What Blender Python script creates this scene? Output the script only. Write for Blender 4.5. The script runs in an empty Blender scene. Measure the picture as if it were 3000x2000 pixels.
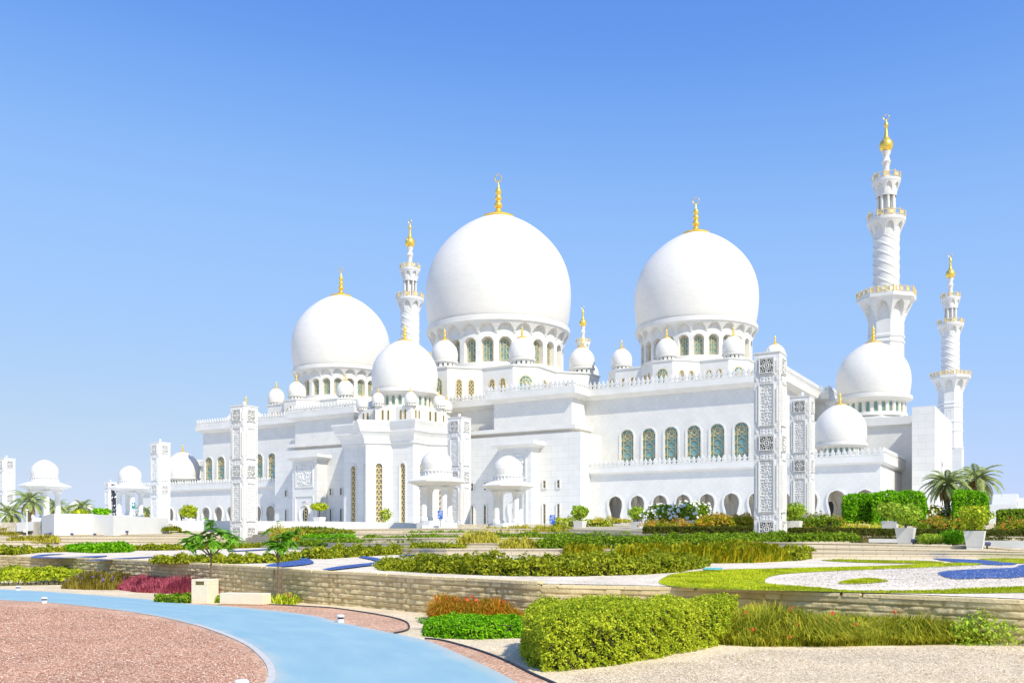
import bpy, math, random
import numpy as np
from mathutils import Vector
from mathutils.geometry import tessellate_polygon
R_ = math.radians
random.seed(7); rng = np.random.default_rng(11)
SC = bpy.context.scene
COL = SC.collection

# ------------------------------------------------------------------ camera
F, HZ, EYE = 2733.0, 1582.0, 2.4           # focal length and horizon row of the 3000 px photograph, eye height in m
cam = bpy.data.cameras.new("camera"); camo = bpy.data.objects.new("camera", cam); COL.objects.link(camo)
camo.location = (0, 0, EYE); camo.rotation_euler = (R_(90), 0, 0)
cam.sensor_width = 36; cam.lens = 36*F/3000; cam.shift_y = (HZ-1000)/3000
cam.clip_start = .1; cam.clip_end = 9000
SC.camera = camo
# ------------------------------------------------------------------ sky, sun, exposure
SUN_EL, SUN_AZ = R_(47), R_(145)            # azimuth clockwise from +Y
w = bpy.data.worlds.new("World"); SC.world = w; w.use_nodes = True
nt = w.node_tree; nt.nodes.clear()
sky = nt.nodes.new("ShaderNodeTexSky"); sky.sky_type = 'NISHITA'; sky.sun_disc = False
sky.sun_elevation = SUN_EL; sky.sun_rotation = SUN_AZ
sky.air_density = 1.0; sky.dust_density = .35; sky.ozone_density = 3.0; sky.altitude = 0
# the photograph's bright processing of the clear sky: a tone curve per channel on the Nishita colours
hs = nt.nodes.new("ShaderNodeHueSaturation"); hs.inputs['Value'].default_value = .1
cv = nt.nodes.new("ShaderNodeRGBCurve")
for k, pts in enumerate((((0,0),(.098,.133),(.120,.205),(.161,.31),(.25,.40),(.49,.56),(1,.72)), ((0,0),(.169,.314),(.205,.42),(.274,.545),(.40,.62),(.69,.715),(1,.78)), ((0,0),(.313,.83),(.38,.92),(.47,.975),(.62,.985),(.8,.92),(1,.90)))):
    c = cv.mapping.curves[k]
    c.points[0].location = pts[0]; c.points[1].location = pts[-1]
    for p in pts[1:-1]: c.points.new(*p)
cv.mapping.update()
h2 = nt.nodes.new("ShaderNodeHueSaturation"); h2.inputs['Value'].default_value = 10/1.32
bg = nt.nodes.new("ShaderNodeBackground"); bg.inputs[1].default_value = .1
wo = nt.nodes.new("ShaderNodeOutputWorld")
nt.links.new(sky.outputs[0], hs.inputs['Color']); nt.links.new(hs.outputs[0], cv.inputs['Color']); nt.links.new(cv.outputs[0], h2.inputs['Color']); nt.links.new(h2.outputs[0], bg.inputs[0]); nt.links.new(bg.outputs[0], wo.inputs[0])
sl = bpy.data.lights.new("sun", 'SUN'); sl.energy = 3.6; sl.angle = R_(.5); sl.color = (1, .95, .85)
so = bpy.data.objects.new("sun", sl); COL.objects.link(so)
sd = Vector((math.sin(SUN_AZ)*math.cos(SUN_EL), math.cos(SUN_AZ)*math.cos(SUN_EL), math.sin(SUN_EL)))
so.rotation_euler = sd.to_track_quat('Z', 'Y').to_euler(); so.location = (60, -60, 120)
SC.view_settings.view_transform = 'Standard'; SC.view_settings.look = 'None'
SC.view_settings.exposure = .4; SC.view_settings.gamma = 1

# ------------------------------------------------------------------ helpers: points
def at(x, y, Y): return ((x-1500)/F*Y, Y, EYE+(HZ-y)*Y/F)            # photo column/row at a distance
def onz(x, y, z):
    Y = (EYE-z)*F/(y-HZ); return ((x-1500)/F*Y, Y)                      # on a level at height z
def t1z(X, Y): return .9+.008*Y-.002*X                                   # the lower garden terrace, a gentle slope
def ont1(x, y):
    Y = 1.5/((y-HZ)/F+.008-.002*(x-1500)/F); X = (x-1500)/F*Y; return (X, Y)
TH = R_(30.9); MO = Vector((-3.27, 224.07, 0)); CU, SU = math.cos(TH), math.sin(TH)
def MW(u, v, z=0): return (MO.x+u*CU+v*SU, MO.y-u*SU+v*CU, z)            # mosque axes -> world
# ------------------------------------------------------------------ helpers: meshes
class MB:
    def __init__(s): s.v = []; s.f = []; s.m = []
    def add(s, vs, fs, m=0):
        b = len(s.v); s.v += [tuple(p) for p in vs]; s.f += [tuple(b+i for i in f) for f in fs]; s.m += [m]*len(fs); return s
    def box(s, x0, x1, y0, y1, z0, z1, m=0):
        return s.add([(x0,y0,z0),(x1,y0,z0),(x1,y1,z0),(x0,y1,z0),(x0,y0,z1),(x1,y0,z1),(x1,y1,z1),(x0,y1,z1)],
                     [(0,3,2,1),(4,5,6,7),(0,1,5,4),(1,2,6,5),(2,3,7,6),(3,0,4,7)], m)
    def prism(s, poly, z0, z1, m=0, taper=1.0, c=(0,0), bottom=True):
        n = len(poly)
        vs = [(x,y,z0) for x,y in poly]+[(c[0]+(x-c[0])*taper, c[1]+(y-c[1])*taper, z1) for x,y in poly]
        s.add(vs, [(i,(i+1)%n,n+(i+1)%n,n+i) for i in range(n)], m)
        t = [tuple(r) for r in tessellate_polygon([[Vector((x,y,0)) for x,y in poly]])]
        s.add(vs, [tuple(n+i for i in r) for r in t]+([r for r in t] if bottom else []), m); return s
    def lathe(s, prof, n=32, c=(0,0,0), m=0, ph=0.0):
        k = len(prof); vs = []
        for r, z in prof:
            for i in range(n):
                a = 2*math.pi*(i+ph)/n; vs.append((c[0]+r*math.cos(a), c[1]+r*math.sin(a), c[2]+z))
        fs = [(j*n+i, j*n+(i+1)%n, (j+1)*n+(i+1)%n, (j+1)*n+i) for j in range(k-1) for i in range(n)]
        s.add(vs, fs, m)
        if prof[0][0] > .02: s.add(vs[:n], [tuple(range(n))[::-1]], m)
        if prof[-1][0] > .02: s.add(vs[-n:], [tuple(range(n))], m)
        return s
    def tube(s, pts, rad, n=6, m=0):
        pts = [Vector(p) for p in pts]; k = len(pts)
        if not hasattr(rad, '__len__'): rad = [rad]*k
        vs = []; 
        for j, p in enumerate(pts):
            d = (pts[min(j+1,k-1)]-pts[max(j-1,0)]).normalized()
            a = Vector((0,0,1)) if abs(d.z) < .9 else Vector((1,0,0))
            e = d.cross(a).normalized(); g = d.cross(e)
            for i in range(n):
                t = 2*math.pi*i/n; vs.append(p+(e*math.cos(t)+g*math.sin(t))*rad[j])
        s.add(vs, [(j*n+i, j*n+(i+1)%n, (j+1)*n+(i+1)%n, (j+1)*n+i) for j in range(k-1) for i in range(n)]+[tuple(range(n)), tuple((k-1)*n+i for i in range(n))], m)
        return s
    def sweep(s, path, prof, closed=False, m=0):
        # profile (outward offset, z) swept along a plan path; outward is the right-hand side of the walking direction
        P = [Vector(p) for p in path]; n = len(P); k = len(prof); vs = []
        for i in range(n):
            a = P[i]-P[i-1] if (i or closed) else P[1]-P[0]
            b = P[(i+1)%n]-P[i] if (i < n-1 or closed) else P[-1]-P[-2]
            a.normalize(); b.normalize(); na = Vector((a.y,-a.x)); nb = Vector((b.y,-b.x))
            q = (na+nb); q = q/ max(q.dot(na), .3)
            for o, z in prof: vs.append((P[i].x+q.x*o, P[i].y+q.y*o, z))
        fs = []
        for i in range(n if closed else n-1):
            j = (i+1)%n
            for t in range(k-1): fs.append((i*k+t, j*k+t, j*k+t+1, i*k+t+1))
        s.add(vs, fs, m); return s
    def build(s, name, mats, parent=None, smooth=None, loc=None, rot=None):
        me = bpy.data.meshes.new(name); me.from_pydata(s.v, [], s.f)
        return finish(me, name, mats, parent, smooth, loc, rot, s.m)
def finish(me, name, mats, parent=None, smooth=None, loc=None, rot=None, mi=None):
    for mm in (mats if isinstance(mats, (list, tuple)) else [mats]): me.materials.append(mm)
    if mi is not None and any(mi): me.polygons.foreach_set('material_index', mi)
    if smooth is not None:
        me.polygons.foreach_set('use_smooth', [True]*len(me.polygons)); me.set_sharp_from_angle(angle=R_(smooth))
    me.update()
    o = bpy.data.objects.new(name, me); COL.objects.link(o)
    if parent: o.parent = parent
    if loc is not None: o.location = loc
    if rot is not None: o.rotation_euler = (0,0,rot)
    return o
def tag(o, label=None, cat=None, group=None, kind=None):
    if label: o['label'] = label
    if cat: o['category'] = cat
    if group: o['group'] = group
    if kind: o['kind'] = kind
    return o
def thing(name, label, cat, loc=(0,0,0), rz=0, group=None):
    o = bpy.data.objects.new(name, None); COL.objects.link(o); o.location = loc; o.rotation_euler = (0,0,rz)
    o.empty_display_size = .5
    return tag(o, label, cat, group)
KIDS = {}
def copy_tree(o, parent=None, loc=None, rot=None, label=None):
    c = o.copy(); COL.objects.link(c)
    if parent is not None: c.parent = parent
    if loc is not None: c.location = loc
    if rot is not None: c.rotation_euler = (0,0,rot)
    if label: c['label'] = label
    for ch in list(o.children):
        copy_tree(ch, c)
    return c
def npmesh(name, V, Q, mats, parent=None, mi=None):
    V = np.asarray(V, np.float32); Q = np.asarray(Q, np.int32); k = Q.shape[1]
    me = bpy.data.meshes.new(name)
    me.vertices.add(len(V)); me.vertices.foreach_set('co', V.ravel())
    me.loops.add(Q.size); me.loops.foreach_set('vertex_index', Q.ravel())
    me.polygons.add(len(Q)); me.polygons.foreach_set('loop_start', np.arange(0, Q.size, k, dtype=np.int32))
    me.polygons.foreach_set('loop_total', np.full(len(Q), k, np.int32))
    me.update(calc_edges=True); me.validate()
    return finish(me, name, mats, parent, mi=None if mi is None else list(mi))
def grid_quads(nx, ny, wrap=False):
    i = np.arange(nx-1 if not wrap else nx); j = np.arange(ny-1); I, J = np.meshgrid(i, j)
    I2 = (I+1) % nx
    return np.stack([J*nx+I, J*nx+I2, (J+1)*nx+I2, (J+1)*nx+I], -1).reshape(-1, 4)
def heightcyl(name, nphi, zs, rfun, mats, parent=None, smooth=40, loc=None):
    ph = np.arange(nphi)*2*np.pi/nphi; P, Z = np.meshgrid(ph, np.asarray(zs)); Rr = rfun(P, Z)
    V = np.stack([Rr*np.cos(P), Rr*np.sin(P), Z], -1).reshape(-1, 3)
    o = npmesh(name, V, grid_quads(nphi, len(zs), True), mats, parent)
    me = o.data; me.polygons.foreach_set('use_smooth', [True]*len(me.polygons)); me.set_sharp_from_angle(angle=R_(smooth))
    if loc is not None: o.location = loc
    return o
def polymesh(name, outline, zf, mat, holes=(), smooth=False):
    ls = [[Vector((x,y,0)) for x,y in outline]]+[[Vector((x,y,0)) for x,y in h] for h in holes]
    pts = [p for l in ls for p in l]; t = tessellate_polygon(ls)
    fs = []
    for a,b,c in t:
        nz = (pts[b]-pts[a]).cross(pts[c]-pts[a]).z
        fs.append((a,b,c) if nz > 0 else (a,c,b))
    m = MB(); m.add([(p.x,p.y,zf(p.x,p.y)) for p in pts], fs); return m.build(name, mat)
def smoothline(pts, k=6, closed=False):
    P = [np.array(p, float) for p in pts]; n = len(P); out = []
    rngi = range(n) if closed else range(n-1)
    for i in rngi:
        p0 = P[i-1] if (i or closed) else P[0]; p1 = P[i]; p2 = P[(i+1)%n]; p3 = P[(i+2)%n] if (i+2 < n or closed) else P[-1]
        for t in np.arange(k)/k:
            out.append(tuple(.5*((2*p1)+(-p0+p2)*t+(2*p0-5*p1+4*p2-p3)*t*t+(-p0+3*p1-3*p2+p3)*t**3)))
    if not closed: out.append(tuple(P[-1]))
    return out
# ------------------------------------------------------------------ materials
def mat(name, base, rough=.6, var=0, scale=5, metal=0, bump=0, bscale=40, spec=.5, build=None, coord='Object', trans=0):
    m = bpy.data.materials.new(name); m.use_nodes = True; t = m.node_tree; b = t.nodes['Principled BSDF']
    b.inputs['Base Color'].default_value = (*base, 1); b.inputs['Roughness'].default_value = rough; b.inputs['Metallic'].default_value = metal
    b.inputs['Specular IOR Level'].default_value = spec
    tc = t.nodes.new('ShaderNodeTexCoord'); co = tc.outputs[coord]
    if var:
        nz = t.nodes.new('ShaderNodeTexNoise'); nz.inputs['Scale'].default_value = scale; nz.inputs['Detail'].default_value = 5
        t.links.new(co, nz.inputs['Vector'])
        rp = t.nodes.new('ShaderNodeMapRange'); rp.inputs[1].default_value = .3; rp.inputs[2].default_value = .7
        rp.inputs[3].default_value = 1-var; rp.inputs[4].default_value = 1+var*.6
        t.links.new(nz.outputs[0], rp.inputs[0])
        mx = t.nodes.new('ShaderNodeMix'); mx.data_type = 'RGBA'; mx.blend_type = 'MULTIPLY'; mx.inputs[0].default_value = 1
        mx.inputs[6].default_value = (*base, 1); t.links.new(rp.outputs[0], mx.inputs[7]); t.links.new(mx.outputs[2], b.inputs['Base Color'])
    if bump:
        n2 = t.nodes.new('ShaderNodeTexNoise'); n2.inputs['Scale'].default_value = bscale; n2.inputs['Detail'].default_value = 4
        t.links.new(co, n2.inputs['Vector'])
        bp = t.nodes.new('ShaderNodeBump'); bp.inputs['Strength'].default_value = bump; bp.inputs['Distance'].default_value = .02
        t.links.new(n2.outputs[0], bp.inputs['Height']); t.links.new(bp.outputs[0], b.inputs['Normal'])
    if build: build(t, b, tc)
    return m
def mathn(t, op, a, b=None):
    n = t.nodes.new('ShaderNodeMath'); n.operation = op
    for i, q in enumerate((a, b)):
        if q is None: continue
        if isinstance(q, (int, float)): n.inputs[i].default_value = q
        else: t.links.new(q, n.inputs[i])
    return n.outputs[0]
def facade_coords(t, tc):
    sx = t.nodes.new('ShaderNodeSeparateXYZ'); t.links.new(tc.outputs['Object'], sx.inputs[0])
    return mathn(t, 'ADD', sx.outputs[0], sx.outputs[1]), sx.outputs[2]
def marble(name, kind, base=(.755,.735,.675), joint=.9, cell=(2.4,1.2)):
    def build(t, b, tc):
        s, z = facade_coords(t, tc)
        cmb = t.nodes.new('ShaderNodeCombineXYZ')
        if kind == 'brick':
            t.links.new(s, cmb.inputs[0]); t.links.new(z, cmb.inputs[1])
        else:
            t.links.new(mathn(t,'MULTIPLY',mathn(t,'ADD',s,z),.7071), cmb.inputs[0]); t.links.new(mathn(t,'MULTIPLY',mathn(t,'SUBTRACT',s,z),.7071), cmb.inputs[1])
        br = t.nodes.new('ShaderNodeTexBrick'); t.links.new(cmb.outputs[0], br.inputs['Vector'])
        br.inputs['Scale'].default_value = 1; br.inputs['Brick Width'].default_value = cell[0]; br.inputs['Row Height'].default_value = cell[1]
        br.inputs['Mortar Size'].default_value = .03; br.offset = .5 if kind == 'brick' else 0
        br.inputs['Color1'].default_value = (*base,1); br.inputs['Color2'].default_value = (base[0]*.955, base[1]*.955, base[2]*.96,1)
        br.inputs['Mortar'].default_value = (base[0]*joint, base[1]*joint, base[2]*joint, 1)
        nz = t.nodes.new('ShaderNodeTexNoise'); nz.inputs['Scale'].default_value = .35; nz.inputs['Detail'].default_value = 6
        t.links.new(tc.outputs['Object'], nz.inputs['Vector'])
        rp = t.nodes.new('ShaderNodeMapRange'); rp.inputs[1].default_value=.3; rp.inputs[2].default_value=.7; rp.inputs[3].default_value=.95; rp.inputs[4].default_value=1.03
        t.links.new(nz.outputs[0], rp.inputs[0])
        mx = t.nodes.new('ShaderNodeMix'); mx.data_type='RGBA'; mx.blend_type='MULTIPLY'; mx.inputs[0].default_value=1
        t.links.new(br.outputs[0], mx.inputs[6]); t.links.new(rp.outputs[0], mx.inputs[7]); t.links.new(mx.outputs[2], b.inputs['Base Color'])
    return mat(name, base, .45, build=build, spec=.35)
WHITE = (.755,.735,.675)
M = {}
M['marble'] = mat('white_marble', WHITE, .45, var=.07, scale=.4, spec=.35)
M['brick'] = marble('marble_ashlar', 'brick', joint=.8)
M['diamond'] = marble('marble_diamond_tiles', 'diamond', cell=(.95,.95), joint=.9)
def dome_build(t, b, tc):
    sx = t.nodes.new('ShaderNodeSeparateXYZ'); t.links.new(tc.outputs['Object'], sx.inputs[0])
    at_ = mathn(t, 'ARCTAN2', sx.outputs[1], sx.outputs[0])
    cmb = t.nodes.new('ShaderNodeCombineXYZ'); t.links.new(mathn(t,'MULTIPLY',at_,14), cmb.inputs[0]); t.links.new(sx.outputs[2], cmb.inputs[1])
    br = t.nodes.new('ShaderNodeTexBrick'); t.links.new(cmb.outputs[0], br.inputs['Vector']); br.inputs['Scale'].default_value = 1
    br.inputs['Brick Width'].default_value = 1.1; br.inputs['Row Height'].default_value = .5; br.inputs['Mortar Size'].default_value = .018
    br.inputs['Color1'].default_value = (.83,.79,.70,1); br.inputs['Color2'].default_value = (.785,.75,.675,1); br.inputs['Mortar'].default_value = (.67,.66,.62,1)
    t.links.new(br.outputs[0], b.inputs['Base Color'])
M['dome'] = mat('dome_marble_tiles', WHITE, .45, build=dome_build, spec=.35)
M['gold'] = mat('gold', (.95,.66,.12), .34, metal=.65)
M['goldlat'] = mat('gold_lattice', (.80,.62,.30), .45, metal=.3)
M['glass'] = mat('teal_glass', (.17,.34,.32), .25, var=.45, scale=.45, spec=.7)
M['glassdark'] = mat('dark_glass', (.13,.13,.09), .2, spec=.6)
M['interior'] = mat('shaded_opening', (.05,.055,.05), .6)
M['hole_shade'] = mat('painted_hole_shade', (.10,.085,.065), .8)  # dark colour on the sunk panel faces, painted in place of deep shade
M['plaster'] = mat('white_plaster', (.77,.76,.72), .6, var=.04, scale=.8)
M['planter'] = mat('white_concrete_planter', (.76,.73,.66), .6, var=.05, scale=3)
M['concrete'] = mat('cream_concrete', (.88,.76,.54), .7, var=.06, scale=4)
M['metal'] = mat('grey_metal', (.45,.46,.47), .4, metal=.6)
M['dark'] = mat('dark_plastic', (.03,.035,.05), .5)
M['blueSign'] = mat('blue_sign', (.02,.13,.62), .4)
M['white'] = mat('white_paint', (.8,.8,.8), .5)
M['redpaint'] = mat('red_lettering', (.45,.22,.18), .6)
M['greenSign'] = mat('green_sign', (.02,.25,.20), .5)
def leafmat(name, c1, c2, c3=None, tr=.28):
    m = bpy.data.materials.new(name); m.use_nodes = True; t = m.node_tree; b = t.nodes['Principled BSDF']; out = t.nodes['Material Output']
    g = t.nodes.new('ShaderNodeNewGeometry'); tc = t.nodes.new('ShaderNodeTexCoord')
    nz = t.nodes.new('ShaderNodeTexNoise'); nz.inputs['Scale'].default_value = 1.3; nz.inputs['Detail'].default_value = 3; t.links.new(tc.outputs['Object'], nz.inputs['Vector'])
    ad = mathn(t, 'ADD', mathn(t,'MULTIPLY',g.outputs['Random Per Island'],.55), mathn(t,'MULTIPLY',nz.outputs[0],.5))
    cr = t.nodes.new('ShaderNodeValToRGB'); e = cr.color_ramp.elements
    e[0].position = .2; e[0].color = (*c1,1); e[1].position = .8; e[1].color = (*c2,1)
    q = cr.color_ramp.elements.new(.95 if c3 else .985); q.color = (*(c3 or (.42,.29,.08)),1)
    t.links.new(ad, cr.inputs[0]); t.links.new(cr.outputs[0], b.inputs['Base Color'])
    b.inputs['Roughness'].default_value = .55; b.inputs['Specular IOR Level'].default_value = .12
    tl = t.nodes.new('ShaderNodeBsdfTranslucent'); t.links.new(cr.outputs[0], tl.inputs[0])
    ms = t.nodes.new('ShaderNodeMixShader'); ms.inputs[0].default_value = tr
    t.links.new(b.outputs[0], ms.inputs[1]); t.links.new(tl.outputs[0], ms.inputs[2]); t.links.new(ms.outputs[0], out.inputs[0])
    return m
L = {
 'lime': leafmat('lime_leaves', (.14,.26,.006), (.76,.80,.05)),
 'olive': leafmat('olive_leaves', (.075,.14,.004), (.54,.56,.03)),
 'green': leafmat('green_leaves', (.05,.15,.006), (.38,.52,.025)),
 'bright': leafmat('bright_green_leaves', (.06,.27,.004), (.34,.70,.012)),
 'rust': leafmat('rusty_leaves', (.13,.25,.006), (.66,.54,.02)),
 'straw': leafmat('straw_grass', (.34,.32,.02), (.66,.58,.08)),
 'lawn': leafmat('lawn_blades', (.28,.40,.006), (.74,.74,.02)),
 'pink': leafmat('pink_grass', (.32,.05,.07), (.56,.13,.17)),
 'purple': leafmat('purple_flowers', (.18,.18,.03), (.38,.28,.13), (.4,.26,.6)),
 'orangefl': leafmat('orange_flowers', (.75,.22,.04), (.85,.45,.08)),
 'redfl': leafmat('red_flowers', (.8,.10,.05), (.85,.16,.06)),
 'whitefl': leafmat('white_flowers', (.85,.83,.70), (.9,.88,.78), tr=.1),
 'fresh': leafmat('fresh_green_leaves', (.17,.33,.02), (.60,.74,.07)),
 'yellowfl': leafmat('yellow_flowers', (.75,.5,.04), (.8,.6,.1)),
 'boxdark': leafmat('dark_box_leaves', (.05,.075,.008), (.17,.18,.02)),
 'tree': leafmat('tree_leaves', (.10,.32,.02), (.32,.62,.05)),
 'palm': leafmat('palm_leaves', (.16,.24,.06), (.54,.60,.24)),
 'deadpalm': leafmat('dry_palm_leaves', (.30,.20,.06), (.45,.34,.14)),
}
M['gap_shade'] = mat('hedge_gap_shade', (.035,.030,.012), .95)  # near-black hedge core, paints the shade seen between the leaves
M['corridor'] = mat('bounce_tint_plaster', (.88,.80,.64), .7)  # beige base colour paints bounced light onto the white arcade interior
M['bark'] = mat('bark', (.22,.15,.09), .9, var=.3, scale=12, bump=.5, bscale=25)
M['palmbark'] = mat('palm_bark', (.25,.19,.12), .9, var=.4, scale=14, bump=.8, bscale=18)
def gravel(name, c1, c2, c3, sc=30, big=.6, bump=.7, dist=.02):
    def build(t, b, tc):
        vo = t.nodes.new('ShaderNodeTexVoronoi'); vo.inputs['Scale'].default_value = sc; t.links.new(tc.outputs['Object'], vo.inputs['Vector'])
        sp = t.nodes.new('ShaderNodeSeparateColor'); t.links.new(vo.outputs['Color'], sp.inputs[0])
        cr = t.nodes.new('ShaderNodeValToRGB'); e = cr.color_ramp.elements; e[0].color = (*c1,1); e[1].color = (*c2,1); e[0].position=.05; e[1].position=.7
        q = e.new(.97); q.color = (*c3,1); t.links.new(sp.outputs[0], cr.inputs[0])
        nz = t.nodes.new('ShaderNodeTexNoise'); nz.inputs['Scale'].default_value = big; nz.inputs['Detail'].default_value = 7; t.links.new(tc.outputs['Object'], nz.inputs['Vector'])
        rp = t.nodes.new('ShaderNodeMapRange'); rp.inputs[1].default_value=.3; rp.inputs[2].default_value=.7; rp.inputs[3].default_value=.80; rp.inputs[4].default_value=1.10; t.links.new(nz.outputs[0], rp.inputs[0])
        mx = t.nodes.new('ShaderNodeMix'); mx.data_type='RGBA'; mx.blend_type='MULTIPLY'; mx.inputs[0].default_value=1
        t.links.new(cr.outputs[0], mx.inputs[6]); t.links.new(rp.outputs[0], mx.inputs[7]); t.links.new(mx.outputs[2], b.inputs['Base Color'])
        bp = t.nodes.new('ShaderNodeBump'); bp.inputs['Strength'].default_value = bump; bp.inputs['Distance'].default_value = dist; bp.invert = True
        t.links.new(vo.outputs['Distance'], bp.inputs['Height']); t.links.new(bp.outputs[0], b.inputs['Normal'])
    return mat(name, c2, .9, build=build, spec=.2)
M['sand'] = gravel('sand_gravel', (.52,.40,.24), (.90,.73,.48), (.94,.84,.62), 38, bump=.45, dist=.012)
M['whitegravel'] = gravel('white_gravel', (.60,.48,.34), (.90,.79,.61), (.92,.86,.74), 16, dist=.02, bump=.5)
M['mulch'] = gravel('red_mulch', (.44,.22,.13), (.74,.43,.28), (.85,.66,.46), 26, dist=.03)
M['bluegravel'] = gravel('blue_gravel', (.03,.07,.24), (.06,.13,.36), (.16,.25,.50), 14, dist=.03)
M['tealgravel'] = gravel('teal_gravel', (.10,.42,.36), (.16,.55,.46), (.3,.65,.55), 14)
M['soil'] = gravel('soil_gravel', (.34,.30,.20), (.58,.50,.36), (.66,.60,.48), 16)
def road_build(t, b, tc):
    # worn painted asphalt: streaks along the path (UV: x across, y along), fine grain, sandy dust towards the edges
    uv = tc.outputs['UV']; mp = t.nodes.new('ShaderNodeMapping'); mp.inputs['Scale'].default_value = (7, .35, 1); t.links.new(uv, mp.inputs[0])
    nz = t.nodes.new('ShaderNodeTexNoise'); nz.inputs['Scale'].default_value=1; nz.inputs['Detail'].default_value=6; t.links.new(mp.outputs[0], nz.inputs['Vector'])
    n2 = t.nodes.new('ShaderNodeTexNoise'); n2.inputs['Scale'].default_value=60; n2.inputs['Detail'].default_value=3; t.links.new(tc.outputs['Object'], n2.inputs['Vector'])
    n3 = t.nodes.new('ShaderNodeTexNoise'); n3.inputs['Scale'].default_value=.7; n3.inputs['Detail'].default_value=8; t.links.new(tc.outputs['Object'], n3.inputs['Vector'])
    s = mathn(t,'ADD',mathn(t,'MULTIPLY',nz.outputs[0],.55),mathn(t,'ADD',mathn(t,'MULTIPLY',n2.outputs[0],.22),mathn(t,'MULTIPLY',n3.outputs[0],.23)))
    cr = t.nodes.new('ShaderNodeValToRGB'); e = cr.color_ramp.elements; e[0].position=.26; e[1].position=.74; e[0].color=(.215,.40,.485,1); e[1].color=(.355,.515,.545,1)
    t.links.new(s, cr.inputs[0])
    sx = t.nodes.new('ShaderNodeSeparateXYZ'); t.links.new(uv, sx.inputs[0]); ed = mathn(t,'ABSOLUTE',mathn(t,'SUBTRACT',sx.outputs[0],.5))
    du = t.nodes.new('ShaderNodeMapRange'); du.inputs[1].default_value=.40; du.inputs[2].default_value=.53; t.links.new(mathn(t,'ADD',ed,mathn(t,'MULTIPLY',mathn(t,'SUBTRACT',n3.outputs[0],.5),.16)), du.inputs[0])
    mx = t.nodes.new('ShaderNodeMix'); mx.data_type='RGBA'; t.links.new(mathn(t,'MULTIPLY',du.outputs[0],.55), mx.inputs[0]); t.links.new(cr.outputs[0], mx.inputs[6]); mx.inputs[7].default_value=(.66,.57,.42,1); t.links.new(mx.outputs[2], b.inputs['Base Color'])
    bp = t.nodes.new('ShaderNodeBump'); bp.inputs['Strength'].default_value=.25; bp.inputs['Distance'].default_value=.004; t.links.new(n2.outputs[0], bp.inputs['Height']); t.links.new(bp.outputs[0], b.inputs['Normal'])
M['road'] = mat('blue_path_paint', (.25,.48,.66), .75, build=road_build, spec=.25)
M['kerb'] = mat('kerb_stone', (.60,.57,.52), .8, var=.12, scale=6, bump=.3)
M['tierstone'] = mat('beige_step_stone', (.66,.56,.38), .8, var=.12, scale=2.5, bump=.4, bscale=12)
def wallstone(t, b, tc):
    at_ = t.nodes.new('ShaderNodeAttribute'); at_.attribute_name = 'tone'
    nz = t.nodes.new('ShaderNodeTexNoise'); nz.inputs['Scale'].default_value=3; nz.inputs['Detail'].default_value=8; t.links.new(tc.outputs['Object'], nz.inputs['Vector'])
    s = mathn(t,'ADD',mathn(t,'MULTIPLY',at_.outputs['Fac'],.6),mathn(t,'MULTIPLY',nz.outputs[0],.5))
    cr = t.nodes.new('ShaderNodeValToRGB'); e = cr.color_ramp.elements; e[0].position=.1; e[1].position=.85; e[0].color=(.40,.30,.12,1); e[1].color=(.82,.67,.38,1)
    t.links.new(s, cr.inputs[0]); t.links.new(cr.outputs[0], b.inputs['Base Color'])
    n2 = t.nodes.new('ShaderNodeTexNoise'); n2.inputs['Scale'].default_value=14; n2.inputs['Detail'].default_value=6; t.links.new(tc.outputs['Object'], n2.inputs['Vector'])
    bp = t.nodes.new('ShaderNodeBump'); bp.inputs['Strength'].default_value=.6; bp.inputs['Distance'].default_value=.03; t.links.new(n2.outputs[0], bp.inputs['Height']); t.links.new(bp.outputs[0], b.inputs['Normal'])
M['wallstone'] = mat('split_face_stone', (.48,.42,.3), .9, build=wallstone, spec=.2)
# ================================================================== MOSQUE
mosque = thing('mosque', 'huge white marble mosque with three great domes, arcades and gold finials', 'mosque', tuple(MO), -TH)
def arch(uc, hw, z0, zs, rise, n=10, pw=2.0, pt=.0):
    pts = [(uc-hw, z0), (uc-hw, zs)]
    for i in range(1, 2*n):
        a = math.pi*(1-i/(2*n)); c, s_ = math.cos(a), math.sin(a)
        pts.append((uc+hw*math.copysign(abs(c)**(2/pw), c), zs+rise*(abs(s_)**(2/pw))+pt*max(0, 1-abs(c)*3)))
    pts += [(uc+hw, zs), (uc+hw, z0)]
    return pts
def sarch(uc, z0=0, k=1.0):                                                # pointed horseshoe arch of the arcades
    h = [(1.15,5.02),(1.15,7.0),(1.28,7.55),(1.46,8.25),(1.55,9.0),(1.5,9.5),(1.32,10.0),(1.02,10.4),(.62,10.62),(.28,10.74)]
    h = [(x*k, z) for x, z in h]
    return [(uc-x, z+z0) for x, z in h]+[(uc, 10.84+z0)]+[(uc+x, z+z0) for x, z in h[::-1]]
def wall(name, o, d, s0, s1, z0, z1, holes, depth, mt, parent, label=None):
    nx, ny = -d[1], d[0]                                                    # inward normal
    ls = [[Vector((s0,z0,0)), Vector((s1,z0,0)), Vector((s1,z1,0)), Vector((s0,z1,0))]]+[[Vector((x,z,0)) for x,z in h] for h in holes]
    pts = [p for l in ls for p in l]; m = MB()
    P3 = lambda x, z, q=0: (o[0]+d[0]*x+nx*q, o[1]+d[1]*x+ny*q, z)
    m.add([P3(p.x,p.y) for p in pts], [tuple(t) for t in tessellate_polygon(ls)])
    for h in holes:
        n = len(h); m.add([P3(x,z) for x,z in h]+[P3(x,z,depth) for x,z in h], [(i,(i+1)%n,n+(i+1)%n,n+i) for i in range(n)])
    return m.build(name, mt, parent)
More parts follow.
